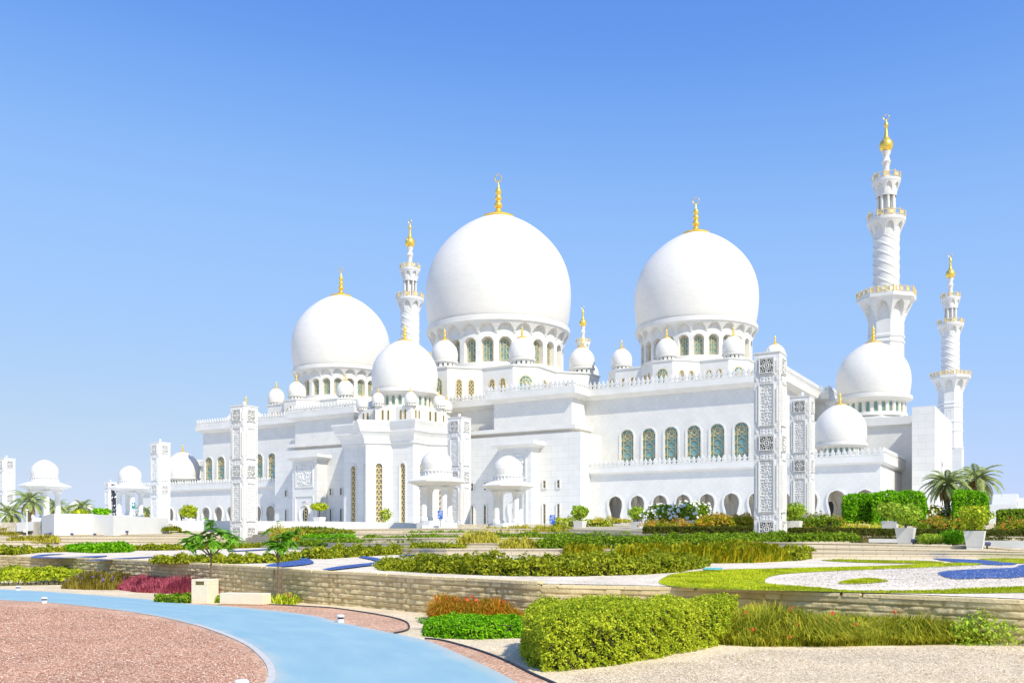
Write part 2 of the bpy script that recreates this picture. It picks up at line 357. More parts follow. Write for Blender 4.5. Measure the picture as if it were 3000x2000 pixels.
def ribbon(m, pts, wd, y0, y1, mi=0, closed=False):
    P = [Vector(p) for p in pts]; n = len(P); vs = []
    for i in range(n):
        a = P[i-1] if (i or closed) else P[i]; b = P[(i+1)%n] if (i < n-1 or closed) else P[i]
        d = (b-a).normalized(); q = Vector((-d.y, d.x))*wd/2
        for s_, y in ((1,y1),(1,y0),(-1,y0),(-1,y1)): vs.append((P[i].x+q.x*s_, y, P[i].y+q.y*s_))
    fs = []
    for i in range(n if closed else n-1):
        j = (i+1)%n
        for t in range(3): fs.append((i*4+t, j*4+t, j*4+t+1, i*4+t+1))
    m.add(vs, fs, mi)
def arcpts(cx, cz, r, a0, a1, n=8): return [(cx+r*math.cos(R_(a0+(a1-a0)*i/n)), cz+r*math.sin(R_(a0+(a1-a0)*i/n))) for i in range(n+1)]
def glass_panel(outline, parent=None, mt=None, name='window'):
    m = MB(); m.add([(x,0,z) for x,z in outline], [tuple(range(len(outline)))]); return m.build(name, mt or M['glass'], parent)
def lattice_big(hw, z0, zs, parent):                                        # wing windows: verticals, crossing pointed arcs, star at the head
    m = MB(); w_ = .07
    for x in (-hw*.62, hw*.62): ribbon(m, [(x,z0),(x,zs+.45)], w_, -.14, 0)
    z = z0+.1
    while z < zs-.3:
        for sx in (-1,1):
            ribbon(m, [(sx*hw*.98,z),(sx*hw*.80,z+.55),(sx*hw*.4,z+1.05),(0,z+1.35)], w_, -.15, 0)
            ribbon(m, [(0,z),(sx*hw*.30,z+.12),(sx*hw*.62,z+.36),(sx*hw*.98,z+.15)], w_*.8, -.13, 0)
        z += 1.6
    c = zs+.15
    for k in range(5):
        a = 90+72*k; b = a+144
        ribbon(m, [(.95*hw*math.cos(R_(a)), c+.95*hw*math.sin(R_(a))), (.32*hw*math.cos(R_(a+72)), c+.32*hw*math.sin(R_(a+72))), (.95*hw*math.cos(R_(b)), c+.95*hw*math.sin(R_(b)))], w_, -.14, 0)
    ribbon(m, arcpts(0, c, hw*.42, 0, 360, 12), w_*.8, -.12, 0)
    return m.build('lattice', M['goldlat'], parent)
def lattice_scale(hw, z0, zs, parent, step=.7, wd=.07):                     # scale-shaped grille
    m = MB(); z = z0; k = 0
    while z < zs:
        for c in ((-hw/2, hw/2) if k % 2 == 0 else (0,)):
            ribbon(m, [(c-hw/2, z),(c-hw*.42,z+step*.5),(c-hw*.2,z+step*.9),(c,z+step*1.05),(c+hw*.2,z+step*.9),(c+hw*.42,z+step*.5),(c+hw/2,z)], wd, -.1, 0)
        z += step*.62; k += 1
    for x in (-hw*.93, hw*.93): ribbon(m, [(x,z0),(x,zs)], wd, -.11, 0)
    return m.build('lattice', M['goldlat'], parent)
def ringframe(outline, parent, wd=.22, y0=-.12, y1=.1, mt=None, name='frame'):
    m = MB(); ribbon(m, outline, wd, y0, y1); return m.build(name, mt or M['marble'], parent)

# ---- main hall
UPPER = [(-73.6,40),(-73.6,-25.4),(-35.9,-25.4),(-35.9,-31.3),(-18.3,-31.3),(-18.3,-25.4),(18.3,-25.4),(18.3,-31.3),(35.9,-31.3),(35.9,-25.4),(73.6,-25.4),(73.6,2),(75.4,2),(75.4,14),(73.6,14),(73.6,40)]
WCX = [44.78+4.46*k for k in range(7)]
WOUT = arch(0, 1.33, 16.4, 22.3, 1.33, 8)
def flatten(o):
    m = MB(); mats = []
    for q in [o]+list(o.children):
        mt_ = list(q.data.materials)
        for x in mt_:
            if x not in mats: mats.append(x)
        b = len(m.v); m.v += [tuple(v.co) for v in q.data.vertices]
        for p in q.data.polygons: m.f.append(tuple(b+i for i in p.vertices)); m.m.append(mats.index(mt_[p.material_index]))
    name, par, loc, rot = o.name.split('.')[0], o.parent, o.location.copy(), o.rotation_euler.z
    for q in list(o.children): bpy.data.objects.remove(q)
    bpy.data.objects.remove(o); return m.build(name, mats, par, None, loc, rot)
def shift(o, u): return [(x+u, z) for x, z in o]
for sgn in (-1, 1):
    a, b = sorted((sgn*35.9, sgn*73.6))
    wall('wing_wall', (0,-25.4), (1,0), a, b, 5, 29.8, [shift(WOUT, sgn*u) for u in WCX], .45, M['diamond'], mosque)
m = MB(); m.box(-73.6,73.6,-24.7,40,5,31.3); m.box(73.6,75.4,2,14,16,31.3); m.build('hall_body', M['marble'], mosque)
m = MB(); m.box(-18.3,18.3,-25.4,-24.69,24.4,31.3); m.build('recess_wall', M['diamond'], mosque)
for a, b in ((-35.9,-18.3),(18.3,35.9)):
    m = MB(); m.box(a,b,-31.3,-24.69,22.9,31.3); m.build('projecting_wall', M['diamond'], mosque)
win = None
for sgn in (1, -1):
    for u in WCX:
        if win is None:
            win = glass_panel(WOUT, mosque); win.location = (u,-25.0,0)
            lattice_big(1.33, 16.4, 22.3, win); ringframe(arch(0,1.5,16.4,22.3,1.5,8), win, .3, -.52, -.30)
        else: copy_tree(win, mosque, loc=(sgn*u,-25.0,0))
m = MB(); m.sweep(UPPER, [(0,29.8),(.15,29.75),(1.30,30.5),(1.37,30.5),(1.37,31.4),(-.5,31.41)]); m.build('cornice', M['marble'], mosque)
def parapet(path, off, z, h, sp, name='parapet'):
    m = MB(); m.sweep(path, [(off-.2,z),(off+.1,z),(off+.1,z+.16*h),(off-.2,z+.16*h)])
    prof = [(-.46,.12),(-.46,.22),(-.27,.33),(-.49,.54),(-.27,.69),(0,1.0),(.27,.69),(.49,.54),(.27,.33),(.46,.22),(.46,.12)]
    P = [Vector(p) for p in path]; n = len(P)
    for i in range(n-1):
        d = (P[i+1]-P[i]); Ln = d.length; d.normalize(); nr = Vector((d.y,-d.x))
        # offset corners extend or shorten the run
        e0 = 0; e1 = 0
        if i > 0: q = (P[i]-P[i-1]).normalized(); e0 = off*(1 if q.cross(d) > 0 else -1)
        if i < n-2: q = (P[i+2]-P[i+1]).normalized(); e1 = off*(1 if d.cross(q) > 0 else -1)
        A = P[i]+nr*off-d*e0; Lg = Ln+e0+e1; k = max(1, round(Lg/sp))
        if Lg < .4: continue
        for j in range(k):
            c = A+d*(Lg*(j+.5)/k); s_ = Lg/k*.98
            vs = [(c.x+d.x*x*s_-nr.x*.1, c.y+d.y*x*s_-nr.y*.1, z+zz*h) for x,zz in prof]+[(c.x+d.x*x*s_+nr.x*.1, c.y+d.y*x*s_+nr.y*.1, z+zz*h) for x,zz in prof]
            q = len(prof); m.add(vs, [tuple(range(q)), tuple(range(q,2*q))[::-1]]+[(t,(t+1)%q,q+(t+1)%q,q+t) for t in range(q)])
            m.add([(c.x+nr.x*.16+d.x*x*s_, c.y+nr.y*.16+d.y*x*s_, z+zz*h) for x,zz in ((-.22,.56),(0,.40),(.22,.56),(0,.8))], [(0,1,2,3)])
    return m.build(name, M['marble'], mosque)
parapet(UPPER, 1.2, 31.4, 1.85, .92)
# ---- lower front block with its ledge
m = MB(); m.box(-39.3,39.3,-34.3,-25.0,4.5,22.75); m.build('front_block', M['brick'], mosque)
m = MB(); m.sweep([(-35.9,-25.3),(-35.9,-31.3),(35.9,-31.3),(35.9,-25.3)], [(0,23.45),(1.3,23.75),(1.4,23.75),(1.4,24.5),(0,24.52)]); m.box(-18.3,18.3,-31.25,-25.2,22.6,24.5); m.build('ledge', M['marble'], mosque)
# small windows beside the porches
def small_window(hw, z0, z1):
    g = glass_panel([(-hw,z0),(hw,z0),(hw,z1),(-hw,z1)], mosque, M['glassdark'])
    m = MB(); ribbon(m, [(-hw-.12,z0-.12),(hw+.12,z0-.12),(hw+.12,z1+.12),(-hw-.12,z1+.12)], .24, -.16, .02, closed=True); m.build('frame', M['marble'], g)
    m = MB(); ribbon(m, [(hw*.75,z0),(hw*.75,z1)], .07, -.06, .0); ribbon(m, [(-hw,(z0+z1)/2),(hw,(z0+z1)/2)], .05, -.05, .0); m.build('lattice', M['goldlat'], g)
    return g
sw1 = small_window(.27, 12.42, 13.75); sw2 = small_window(.27, 5.6, 9.25); first = True
for c in (26.9, -27.0):
    for d in (-11.75, -8.72, 4.75, 7.75):
        if abs(c+d) > 38.7 : continue
        for q in (sw1, sw2):
            if first: q.location = (c+d,-34.33,0)
            else: copy_tree(q, mosque, loc=(c+d,-34.33,0))
        first = False
# porches
def scrollwork(name, wd, ht, depth, res, fn, mats, parent, mi=None):
    nx, nz = int(wd/res)+1, int(ht/res)+1
    X, Z = np.meshgrid(np.linspace(-wd/2,wd/2,nx), np.linspace(0,ht,nz)); Hh = fn(X, Z)
    V = np.stack([X, -Hh*depth, Z], -1).reshape(-1,3); Q = grid_quads(nx, nz)
    mm = None
    if mi is not None:
        c = Hh.ravel()[Q].mean(1); mm = (c < mi).astype(int)
    o = npmesh(name, V, Q, mats, parent, mm); return o
def scroll_fn(k, seed):
    def f(X, Z):
        x = np.abs(X); a = np.sin(k*x*1.6+1.7*np.sin(k*Z*.9+seed)); b = np.sin(k*Z*1.3+1.9*np.sin(k*x*1.1+seed))
        return np.clip(.5+1.6*a*b, 0, 1)
    return f
porch0 = None
for c in (26.9, -27.0):
    m = MB(); m.box(c-3.6,c+3.6,-37.6,-34.29,4.5,20.3); m.box(c-2.7,c+2.7,-37.75,-37.59,12.05,12.3); p = m.build('porch', M['brick'], mosque)
    m = MB(); m.sweep([(c-3.6,-34.3),(c-3.6,-37.6),(c+3.6,-37.6),(c+3.6,-34.3)], [(0,20.0),(.5,20.2),(1.2,20.55),(1.25,20.55),(1.25,21.2),(-3.6,21.22)]); m.build('canopy', M['marble'], p)
    m = MB(); ribbon(m, [(c-2.5,14.2),(c+2.5,14.2),(c+2.5,19.2),(c-2.5,19.2)], .45, -37.78, -37.58, closed=True); m.build('panel_frame', M['marble'], p)
    q = scrollwork('carved_panel', 4.0, 4.2, .16, .09, scroll_fn(3.2, .4), M['marble'], p); q.location = (c,-37.62,14.6)
    ds = [(x+c, z-.55) for x, z in [(xx, zz) for xx, zz in sarch(0, 0, .93)]]
    m = MB(); m.add([(x,-37.63,z) for x,z in ds], [tuple(range(len(ds)))]); dr = m.build('doorway', M['marble'], p)
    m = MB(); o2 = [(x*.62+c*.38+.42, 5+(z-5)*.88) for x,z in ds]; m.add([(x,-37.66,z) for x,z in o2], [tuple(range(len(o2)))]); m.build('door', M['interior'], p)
    m = MB(); 
    for k in range(6): ribbon(m, arcpts(c+.45, 6.2+k*.75, .42, 0, 360, 10), .08, -37.74, -37.66)
    m.build('door_grille', M['goldlat'], p)
    m = MB(); ribbon(m, ds, .28, -37.85, -37.6); ribbon(m, [(c-2.65,5),(c-2.65,12.15),(c+2.65,12.15),(c+2.65,5)], .3, -37.8, -37.58); m.build('door_frame', M['marble'], p)
    if c < 0:
        m = MB(); m.box(c-.75,c+.75,-37.67,-37.61,10.55,11.15); sg = m.build('inscription_plate', M['white'], p)
        m = MB(); m.box(c-.6,c+.6,-37.70,-37.66,10.9,11.0); m.box(c-.55,c+.55,-37.70,-37.66,10.68,10.78); m.build('lettering', M['redpaint'], p)
# ---- arcades
ACX = [44.6+4.45*k for k in range(11)]
for sgn in (1, -1):
    a, b = sorted((sgn*39.3, sgn*91.5)); cs = [sgn*u for u in ACX]
    wall('arcade_wall', (0,-30.3), (1,0), a, b, 4.8, 14.9, [sarch(u) for u in cs], .7, M['diamond'], mosque)
    m = MB(); m.box(a,b,-29.6,-8.1,14.3,15.6); 
    e = sgn*91.5; x0, x1 = sorted((e, e-sgn*.7)); m.box(x0,x1,-30.298,-8.2,4.8,14.9); m.build('arcade_body', M['marble'], mosque)
    m = MB(); m.box(a+.02,b-.02,-29.59,-24.9,11.6,12.0); m.box(a+.02,b-.02,-25.2,-24.8,4.8,11.7); m.box(a+.02,b-.02,-29.59,-25.2,4.5,4.9); m.build('corridor', M['corridor'], mosque)
    m = MB()
    pth = [(a,-30.3),(b,-30.3),(b,-8.2)] if sgn > 0 else [(a,-8.2),(a,-30.3),(b,-30.3)]
    m.sweep(pth, [(0,14.8),(.5,15.1),(.62,15.1),(.62,15.95),(-.4,15.96)]); m.build('arcade_cornice', M['marble'], mosque)
    parapet(pth, .5, 15.95, 1.5, .93, 'arcade_parapet')
    rim0 = None
    for u in cs:
        if rim0 is None:
            rim0 = ringframe(sarch(0), mosque, .30, -.22, .02, name='arch_moulding'); rim0.location = (u,-30.3,0)
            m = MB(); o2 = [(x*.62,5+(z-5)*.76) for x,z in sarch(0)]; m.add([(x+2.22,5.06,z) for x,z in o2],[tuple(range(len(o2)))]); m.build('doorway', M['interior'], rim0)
            m = MB(); ribbon(m, [(x+2.22,z) for x,z in o2], .4, 4.85, 5.06); m.build('doorway_frame', M['corridor'], rim0)
            m = MB()
            for uu in (-2.2,):
                P = [(uu-.35,.7,9.0),(uu-.35,.9,10.3),(uu-.35,1.6,11.2),(uu-.35,2.5,11.6),(uu-.35,3.4,11.2),(uu-.35,4.1,10.3),(uu-.35,4.3,9.0)]
                P2 = [(uu-.35,.7,12),(uu-.35,1.1,12),(uu-.35,1.8,12),(uu-.35,2.5,12),(uu-.35,3.2,12),(uu-.35,3.9,12),(uu-.35,4.3,12)]
                Q = P+P2; Q2 = [(x+.7,y,z) for x,y,z in Q]; k = 7
                m.add(Q+Q2, [(i,i+1,k+i+1,k+i) for i in range(6)]+[(14+i,14+i+1,14+k+i+1,14+k+i) for i in range(6)]+[(i,i+1,15+i,14+i) for i in range(6)])
            m.build('vault_rib', M['corridor'], rim0)
            m = MB()
            for sx in (-1,1): m.prism([(sx*1.75-.5,-.5),(sx*1.75+.5,-.5),(sx*1.75+.5,.1),(sx*1.75-.5,.1)], 4.6, 6.6, taper=.75, c=(sx*1.75,-.2))
            m.build('pier_base', M['marble'], rim0)
        else: copy_tree(rim0, mosque, loc=(u,-30.3,0))
# ---- star-plan portal tower
def star(T, k=16):
    r2 = T*math.cos(R_(45))/math.cos(R_(22.5)); return [((T if i % 2 == 0 else r2)*math.cos(R_(22.5*i)), (T if i % 2 == 0 else r2)*math.sin(R_(22.5*i))) for i in range(16)]
PC = (0,-36.7)
def pc(pts): return [(x+PC[0], y+PC[1]) for x, y in pts]
st = pc(star(12.45)); lw = None; LO = arch(0, .62, 5.3, 16.7, .75, 6)
m = MB(); m.prism(pc(star(11.9)), 4.5, 21.2); m.build('portal_tower', M['marble'], mosque); ptower = bpy.data.objects['portal_tower']
for i in range(16):
    A, B = Vector(st[i]), Vector(st[(i+1)%16]); d = (B-A); Ln = d.length; d.normalize()
    wall('tower_face', tuple(A), tuple(d), 0, Ln, 4.5, 21.3, [shift(LO, Ln/2)], .55, M['brick'], ptower)
    mid = (A+B)/2; rz = math.atan2(d.y, d.x); inn = Vector((-d.y, d.x)); loc = (mid.x+inn.x*.36, mid.y+inn.y*.36, 0)
    if mid.y < PC[1]+4:
        if lw is None:
            lw = glass_panel(LO, ptower, M['glassdark']); lw.location = loc; lw.rotation_euler = (0,0,rz)
            lattice_scale(.62, 5.3, 16.9, lw, .85, .12); ringframe(arch(0,.78,5.1,16.7,.92,6), lw, .26, -.5, -.3); lw = flatten(lw)
        else: copy_tree(lw, ptower, loc=loc, rot=rz)
cp = [(x,y) for x,y in pc(star(12.45))]
m = MB(); m.sweep(cp, [(-.2,21.2),(.3,21.35),(.3,21.85),(.42,22.1),(.62,22.7),(.9,23.2),(1.25,23.6),(1.25,23.85),(1.5,24.6),(1.85,25.4),(1.85,25.7),(-3.5,25.72)], closed=True); m.build('tower_cornice', M['marble'], mosque)
m = MB(); m.prism(pc(star(9.5)), 25.6, 28.9); m.build('tower_tier', M['marble'], mosque); tt = bpy.data.objects['tower_tier']; nw = None
s2 = pc(star(9.5))
for i in range(16):
    A, B = Vector(s2[i]), Vector(s2[(i+1)%16]); d = (B-A); Ln = d.length; d.normalize(); rz = math.atan2(d.y, d.x); inn = Vector((-d.y, d.x))
    for f_ in (.36,.64):
        q = A+d*Ln*f_-inn*.04
        if q.y > PC[1]+5: continue
        if nw is None:
            nw = glass_panel(arch(0,.17,26.0,28.0,.2,3), tt, M['glassdark']); nw.location = (q.x,q.y,0); nw.rotation_euler = (0,0,rz)
            ringframe(arch(0,.22,26.0,28.0,.25,3), nw, .09, -.05, .03, M['goldlat']); nw = flatten(nw)
        else: copy_tree(nw, tt, loc=(q.x,q.y,0), rot=rz)
# ---- domes
DP = [(.943,0),(.972,.09),(.993,.2),(1.0,.30),(.988,.41),(.935,.54),(.845,.655),(.715,.76),(.545,.857),(.37,.928),(.2,.974),(.0,1.0)]
def dome_profile(R, H): return [(max(r,0)*R, z*H) for r, z in smoothline(DP, 5)]
def crescent(m, z, r, mi=0, y=0):
    pts = []; rad = []
    for i in range(25):
        a = R_(68+ (332*i/24)); pts.append((r*math.cos(a), y, z+r*math.sin(a))); rad.append(r*(.05+.12*math.sin(math.pi*i/24)**.7))
    m.tube(pts, rad, 6, mi)
def finial(parent, z, k, n=20, crest=True):
    pr = [(3.6,-.95),(4.0,-.62),(3.9,-.42),(2.4,.0),(1.35,.5),(.85,1.0),(.72,1.35)]
    def bulb(zc, r, h): return [(r*math.sin(R_(a))+.28, zc-h*math.cos(R_(a))) for a in (15,45,70,90,110,135,165)]
    pr += bulb(2.45,.72,.75)+[(.62,3.25),(.62,3.4)]+bulb(4.2,.55,.65)+[(.45,4.95),(.45,5.05)]+bulb(5.75,.48,.75)+[(.3,6.7),(.22,7.3),(.05,8.1)]
    m = MB(); m.lathe([(r*k,zz*k) for r, zz in pr], n, (0,0,z))
    if crest: crescent(m, z+9.05*k, .95*k)
    o = m.build('finial', M['gold'], parent, 50); return o
NB = 24
def drum_r(P, Z):
    bay = ((P/(2*np.pi)*NB) % 1)-.5; x = np.abs(bay)
    r = np.full_like(P, 15.6)
    # windows: round-headed niches
    zt = -5.6; hw = .31; inside = (x < hw) & (Z > -9.9) & (Z < zt+np.sqrt(np.clip(1-(x/hw)**2,0,1))*1.15); r = np.where(inside, 14.35, r)
    cb = (Z > -3.75) & (Z <= -.95); t = np.clip((Z+3.75)/2.8, 0, 1); ro = 15.75+1.3*t**1.2
    xa = x/.44; top = -3.4+1.95*np.clip(1-xa**1.8, 0, 1)**.65; ni = (xa < 1) & (Z < top)
    r = np.where(cb, np.where(ni, 15.55, ro), r)
    r = np.where((Z > -.95), 17.2, r); r = np.where(Z > .1, 16.9, r)
    r = np.where(Z < -10.9, 15.9+np.clip(-10.9-Z, 0, 2)*.9, r)
    return r
zs = np.concatenate([np.linspace(-13.4,-10.9,6), np.arange(-10.8,-.95,.16), [-.94,-.6,-.2,.09,.11,.35]])
DW = arch(0, .98, -9.9, -5.75, 1.05, 6)
def lattice_drum(parent):
    m = MB(); hw=.98; z0=-9.9; zs_=-5.7
    for x in (-.35,.35): ribbon(m, [(x,z0),(x,zs_+.6)], .075, -.1, 0)
    ribbon(m, DW, .16, -.12, 0)
    z = z0
    while z < zs_:
        ribbon(m, [(-hw,z),(-hw*.5,z+.8),(0,z+1.2),(hw*.5,z+.8),(hw,z)], .075, -.11, 0); ribbon(m, [(-hw,z+.7),(0,z+.2),(hw,z+.7)], .06, -.09, 0); z += 1.4
    ribbon(m, arcpts(0,-5.6,.5,0,360,10), .1, -.1, 0)
    return m.build('lattice', M['goldlat'], parent)
m = MB(); m.lathe(dome_profile(17.4, 27.75), 96); big = m.build('dome', M['dome'], mosque, 60, loc=(0,0,52.4))
heightcyl('drum', NB*20, zs, drum_r, M['marble'], big, 40)
finial(big, 27.9, 1.0, 24)
dwin = None
for i in range(NB):
    a = 2*math.pi*(i+.5)/NB; loc = (14.43*math.cos(a), 14.43*math.sin(a), 0); rz = a+math.pi/2
    if dwin is None:
        dwin = glass_panel(DW, big); lw_ = lattice_drum(None)
        # grille and pane of a drum window share one object: a window is already the dome's sub-part
        bm_v = [tuple(v.co) for v in lw_.data.vertices]; bm_f = [tuple(p.vertices) for p in lw_.data.polygons]
        mm = MB(); mm.add([(x,0,z) for x,z in DW], [tuple(range(len(DW)))], 0); mm.add(bm_v, bm_f, 1)
        bpy.data.objects.remove(lw_); bpy.data.objects.remove(dwin)
        dwin = mm.build('window', [M['glass'], M['goldlat']], big); dwin.location = loc; dwin.rotation_euler = (0,0,rz)
    else: copy_tree(dwin, big, loc=loc, rot=rz)
sides = []
for u in (49.46,-49.46):
    c = copy_tree(big, mosque, loc=(u,0,47.1)); c.scale = (.747,)*3; sides.append(c)
# star tiers with rose windows and cupolas
def trunc_star(T, tr):
    r2 = T*math.cos(R_(45))/math.cos(R_(22.5)); out = []
    for k in range(8):
        a = R_(45*k); hw = T-tr; c, s_ = math.cos(a), math.sin(a)
        out += [(tr*c+hw*s_, tr*s_-hw*c), (tr*c-hw*s_, tr*s_+hw*c)]
        b = R_(45*k+22.5); out.append((r2*math.cos(b), r2*math.sin(b)))
    return out
TS = trunc_star(28.2, 25.4)
m = MB(); m.prism(TS, -21.2, -12.6); m.sweep(TS, [(0,-12.9),(.25,-12.8),(.25,-12.5),(-.5,-12.49)], closed=True); tier = m.build('dome_tier', M['marble'], mosque, loc=(0,0,52.4))
rose = None; slit = None
for i in range(24):
    A, B = Vector(TS[i]), Vector(TS[(i+1)%24]); d = B-A; Ln = d.length; d.normalize(); inn = Vector((-d.y,d.x)); rz = math.atan2(d.y,d.x)
    if i % 3 == 0:
        q = (A+B)/2-inn*.06
        if rose is None:
            o_ = arch(0,1.45,-19.5,-16.3,1.5,8)
            rm = MB(); rm.add([(x,0,z) for x,z in o_],[tuple(range(len(o_)))],0); ribbon(rm, o_, .2, -.1, 0, 1)
            for kk in range(8): ribbon(rm, [(0,-16.3),(1.4*math.cos(R_(45*kk)),-16.3+1.4*math.sin(R_(45*kk)))], .1, -.08, 0, 1)
            ribbon(rm, arcpts(0,-16.3,.8,0,360,12), .12, -.09, 0, 1); ribbon(rm, [(-.5,-19.5),(-.5,-17)], .1, -.08, 0, 1); ribbon(rm, [(.5,-19.5),(.5,-17)], .1, -.08, 0, 1)
            rose = rm.build('window', [M['glass'], M['goldlat']], tier); rose.location = (q.x,q.y,0); rose.rotation_euler = (0,0,rz)
        else: copy_tree(rose, tier, loc=(q.x,q.y,0), rot=rz)
    else:
        for f_ in (.33,.68):
            q = A+d*Ln*f_-inn*.05
            if slit is None:
                o_ = arch(0,.62,-20,-16.0,.7,5); sm = MB(); sm.add([(x,0,z) for x,z in o_],[tuple(range(len(o_)))],0); ribbon(sm, o_, .16, -.1, 0, 1)
                z = -20; kk = 0
                while z < -16.2:
                    for cx in ((-.31,.31) if kk % 2 == 0 else (0,)): ribbon(sm, [(cx-.31,z),(cx-.2,z+.45),(cx,z+.62),(cx+.2,z+.45),(cx+.31,z)], .1, -.08, 0, 1)
                    z += .42; kk += 1
                slit = sm.build('window', [M['glassdark'], M['goldlat']], tier); slit.location = (q.x,q.y,0); slit.rotation_euler = (0,0,rz)
            else: copy_tree(slit, tier, loc=(q.x,q.y,0), rot=rz)
for u in (49.46,-49.46):
    c = copy_tree(tier, mosque, loc=(u,0,46.95)); c.scale = (.747,)*3
# cupola
def cup_r(P, Z):
    bay = ((P/(2*np.pi)*14) % 1)-.5; r = np.where(Z > 1.35, 3.0, 2.62+0*P)
    return np.where((np.abs(bay) < .2) & (Z > .3) & (Z < 1.05), 2.35, r)
m = MB(); m.lathe(dome_profile(2.9, 5.0), 40, (0,0,1.6)); cup = m.build('cupola', M['dome'], mosque, 60)
cd = heightcyl('drum', 14*8, [0,.15,.29,.31,.55,.8,1.04,1.06,1.34,1.36,1.62,1.64], cup_r, [M['marble'], M['glassdark']], cup, 35)
me = cd.data
for p in me.polygons:
    if all((me.vertices[i].co.x**2+me.vertices[i].co.y**2) < 2.45**2 for i in p.vertices): p.material_index = 1
finial(cup, 6.58, .30, 10, False)
first = True
for u, s_, z, Rc in ((0,1.0,39.85,22.4),(49.46,.747,37.5,16.8),(-49.46,.747,37.5,16.8)):
    for k in range(8):
        a = R_(45*k); loc = (u+Rc*math.cos(a), Rc*math.sin(a), z)
        if first: c = cup; first = False; c.location = loc
        else: c = copy_tree(cup, mosque, loc=loc)
        c.scale = (s_,)*3
for k in range(8):
    a = R_(45*k); c = copy_tree(cup, mosque, loc=(PC[0]+8.7*math.cos(a), PC[1]+8.7*math.sin(a), 28.9)); c.scale = (.43,)*3
# portal domes: drum of small windows under a wide rim
NP = 26
def pd_r(P, Z):
    bay = ((P/(2*np.pi)*NP) % 1)-.5; r = 5.95+0*P
    r = np.where((np.abs(bay) < .32) & (Z > -3.2) & (Z < -1.55+.28*np.sqrt(np.clip(1-(bay/.32)**2,0,1))), 5.62, r)
    r = np.where(Z > -1.1, 5.95+(Z+1.1)/.5*.9, r); r = np.where(Z > -.6, 7.05, r); r = np.where(Z > .02, 6.6, r); return np.where(Z < -3.3, 6.15, r)
m = MB(); m.lathe(dome_profile(6.8, 10.9), 72); pd = m.build('portal_dome', M['dome'], mosque, 60)
heightcyl('drum', NP*12, [-3.9,-3.6,-3.32,-3.28,-3.22,-3.18,-2.6,-2.0,-1.6,-1.45,-1.3,-1.2,-1.12,-1.0,-.8,-.62,-.58,-.3,.0,.04,.3], pd_r, M['marble'], pd, 35)
finial(pd, 10.95, .40, 16, False); pw = None
for i in range(NP):
    a = 2*math.pi*(i+.5)/NP; loc = (5.66*math.cos(a), 5.66*math.sin(a), 0)
    if pw is None:
        o_ = arch(0,.36,-3.2,-1.6,.32,4); wm = MB(); wm.add([(x,0,z) for x,z in o_],[tuple(range(len(o_)))],0); ribbon(wm, o_, .14, -.1, .02, 1)
        pw = wm.build('window', [M['glass'], M['goldlat']], pd); pw.location = loc; pw.rotation_euler = (0,0,a+math.pi/2)
    else: copy_tree(pw, pd, loc=loc, rot=a+math.pi/2)
pd.location = (PC[0],PC[1],32.8)
for u in (85.2,-85.2): copy_tree(pd, mosque, loc=(u,0,29.8))
for u in (83.8,-83.8):
    c = copy_tree(pd, mosque, loc=(u,-23.4,18.9)); c.scale = (.64,)*3
# ---- side transepts and pylons
for sgn in (1,-1):
    a, b = sorted((sgn*73.6, sgn*97)); m = MB(); m.box(a,b,-8.2,8.2,4.5,24.2); m.build('transept', M['diamond'], mosque)
    pth = [(a,-8.2),(b,-8.2),(b,8.2)] if sgn > 0 else [(a,8.2),(a,-8.2),(b,-8.2)]
    m = MB(); m.sweep(pth, [(0,23.2),(.5,23.5),(.6,23.5),(.6,24.95),(-8,24.96)]); m.build('transept_cornice', M['marble'], mosque)
    m = MB(); m.lathe([(7.4,24.3),(7.4,25.4),(6.2,25.6),(6.2,26.2)], 8, (sgn*85.2,0,0), ph=.5); m.build('dome_base', M['marble'], mosque)
    a, b = sorted((sgn*94.5, sgn*98.1)); m = MB(); m.box(a,b,-17.5,9.7,4.5,25.3); py = m.build('pylon', M['brick'], mosque)
    q = scrollwork('carved_panel', 8, 9, .12, .25, scroll_fn(1.6, .9), M['marble'], py); q.rotation_euler = (0,0,R_(90*sgn)); q.location = (sgn*98.16, -3.5, 8)
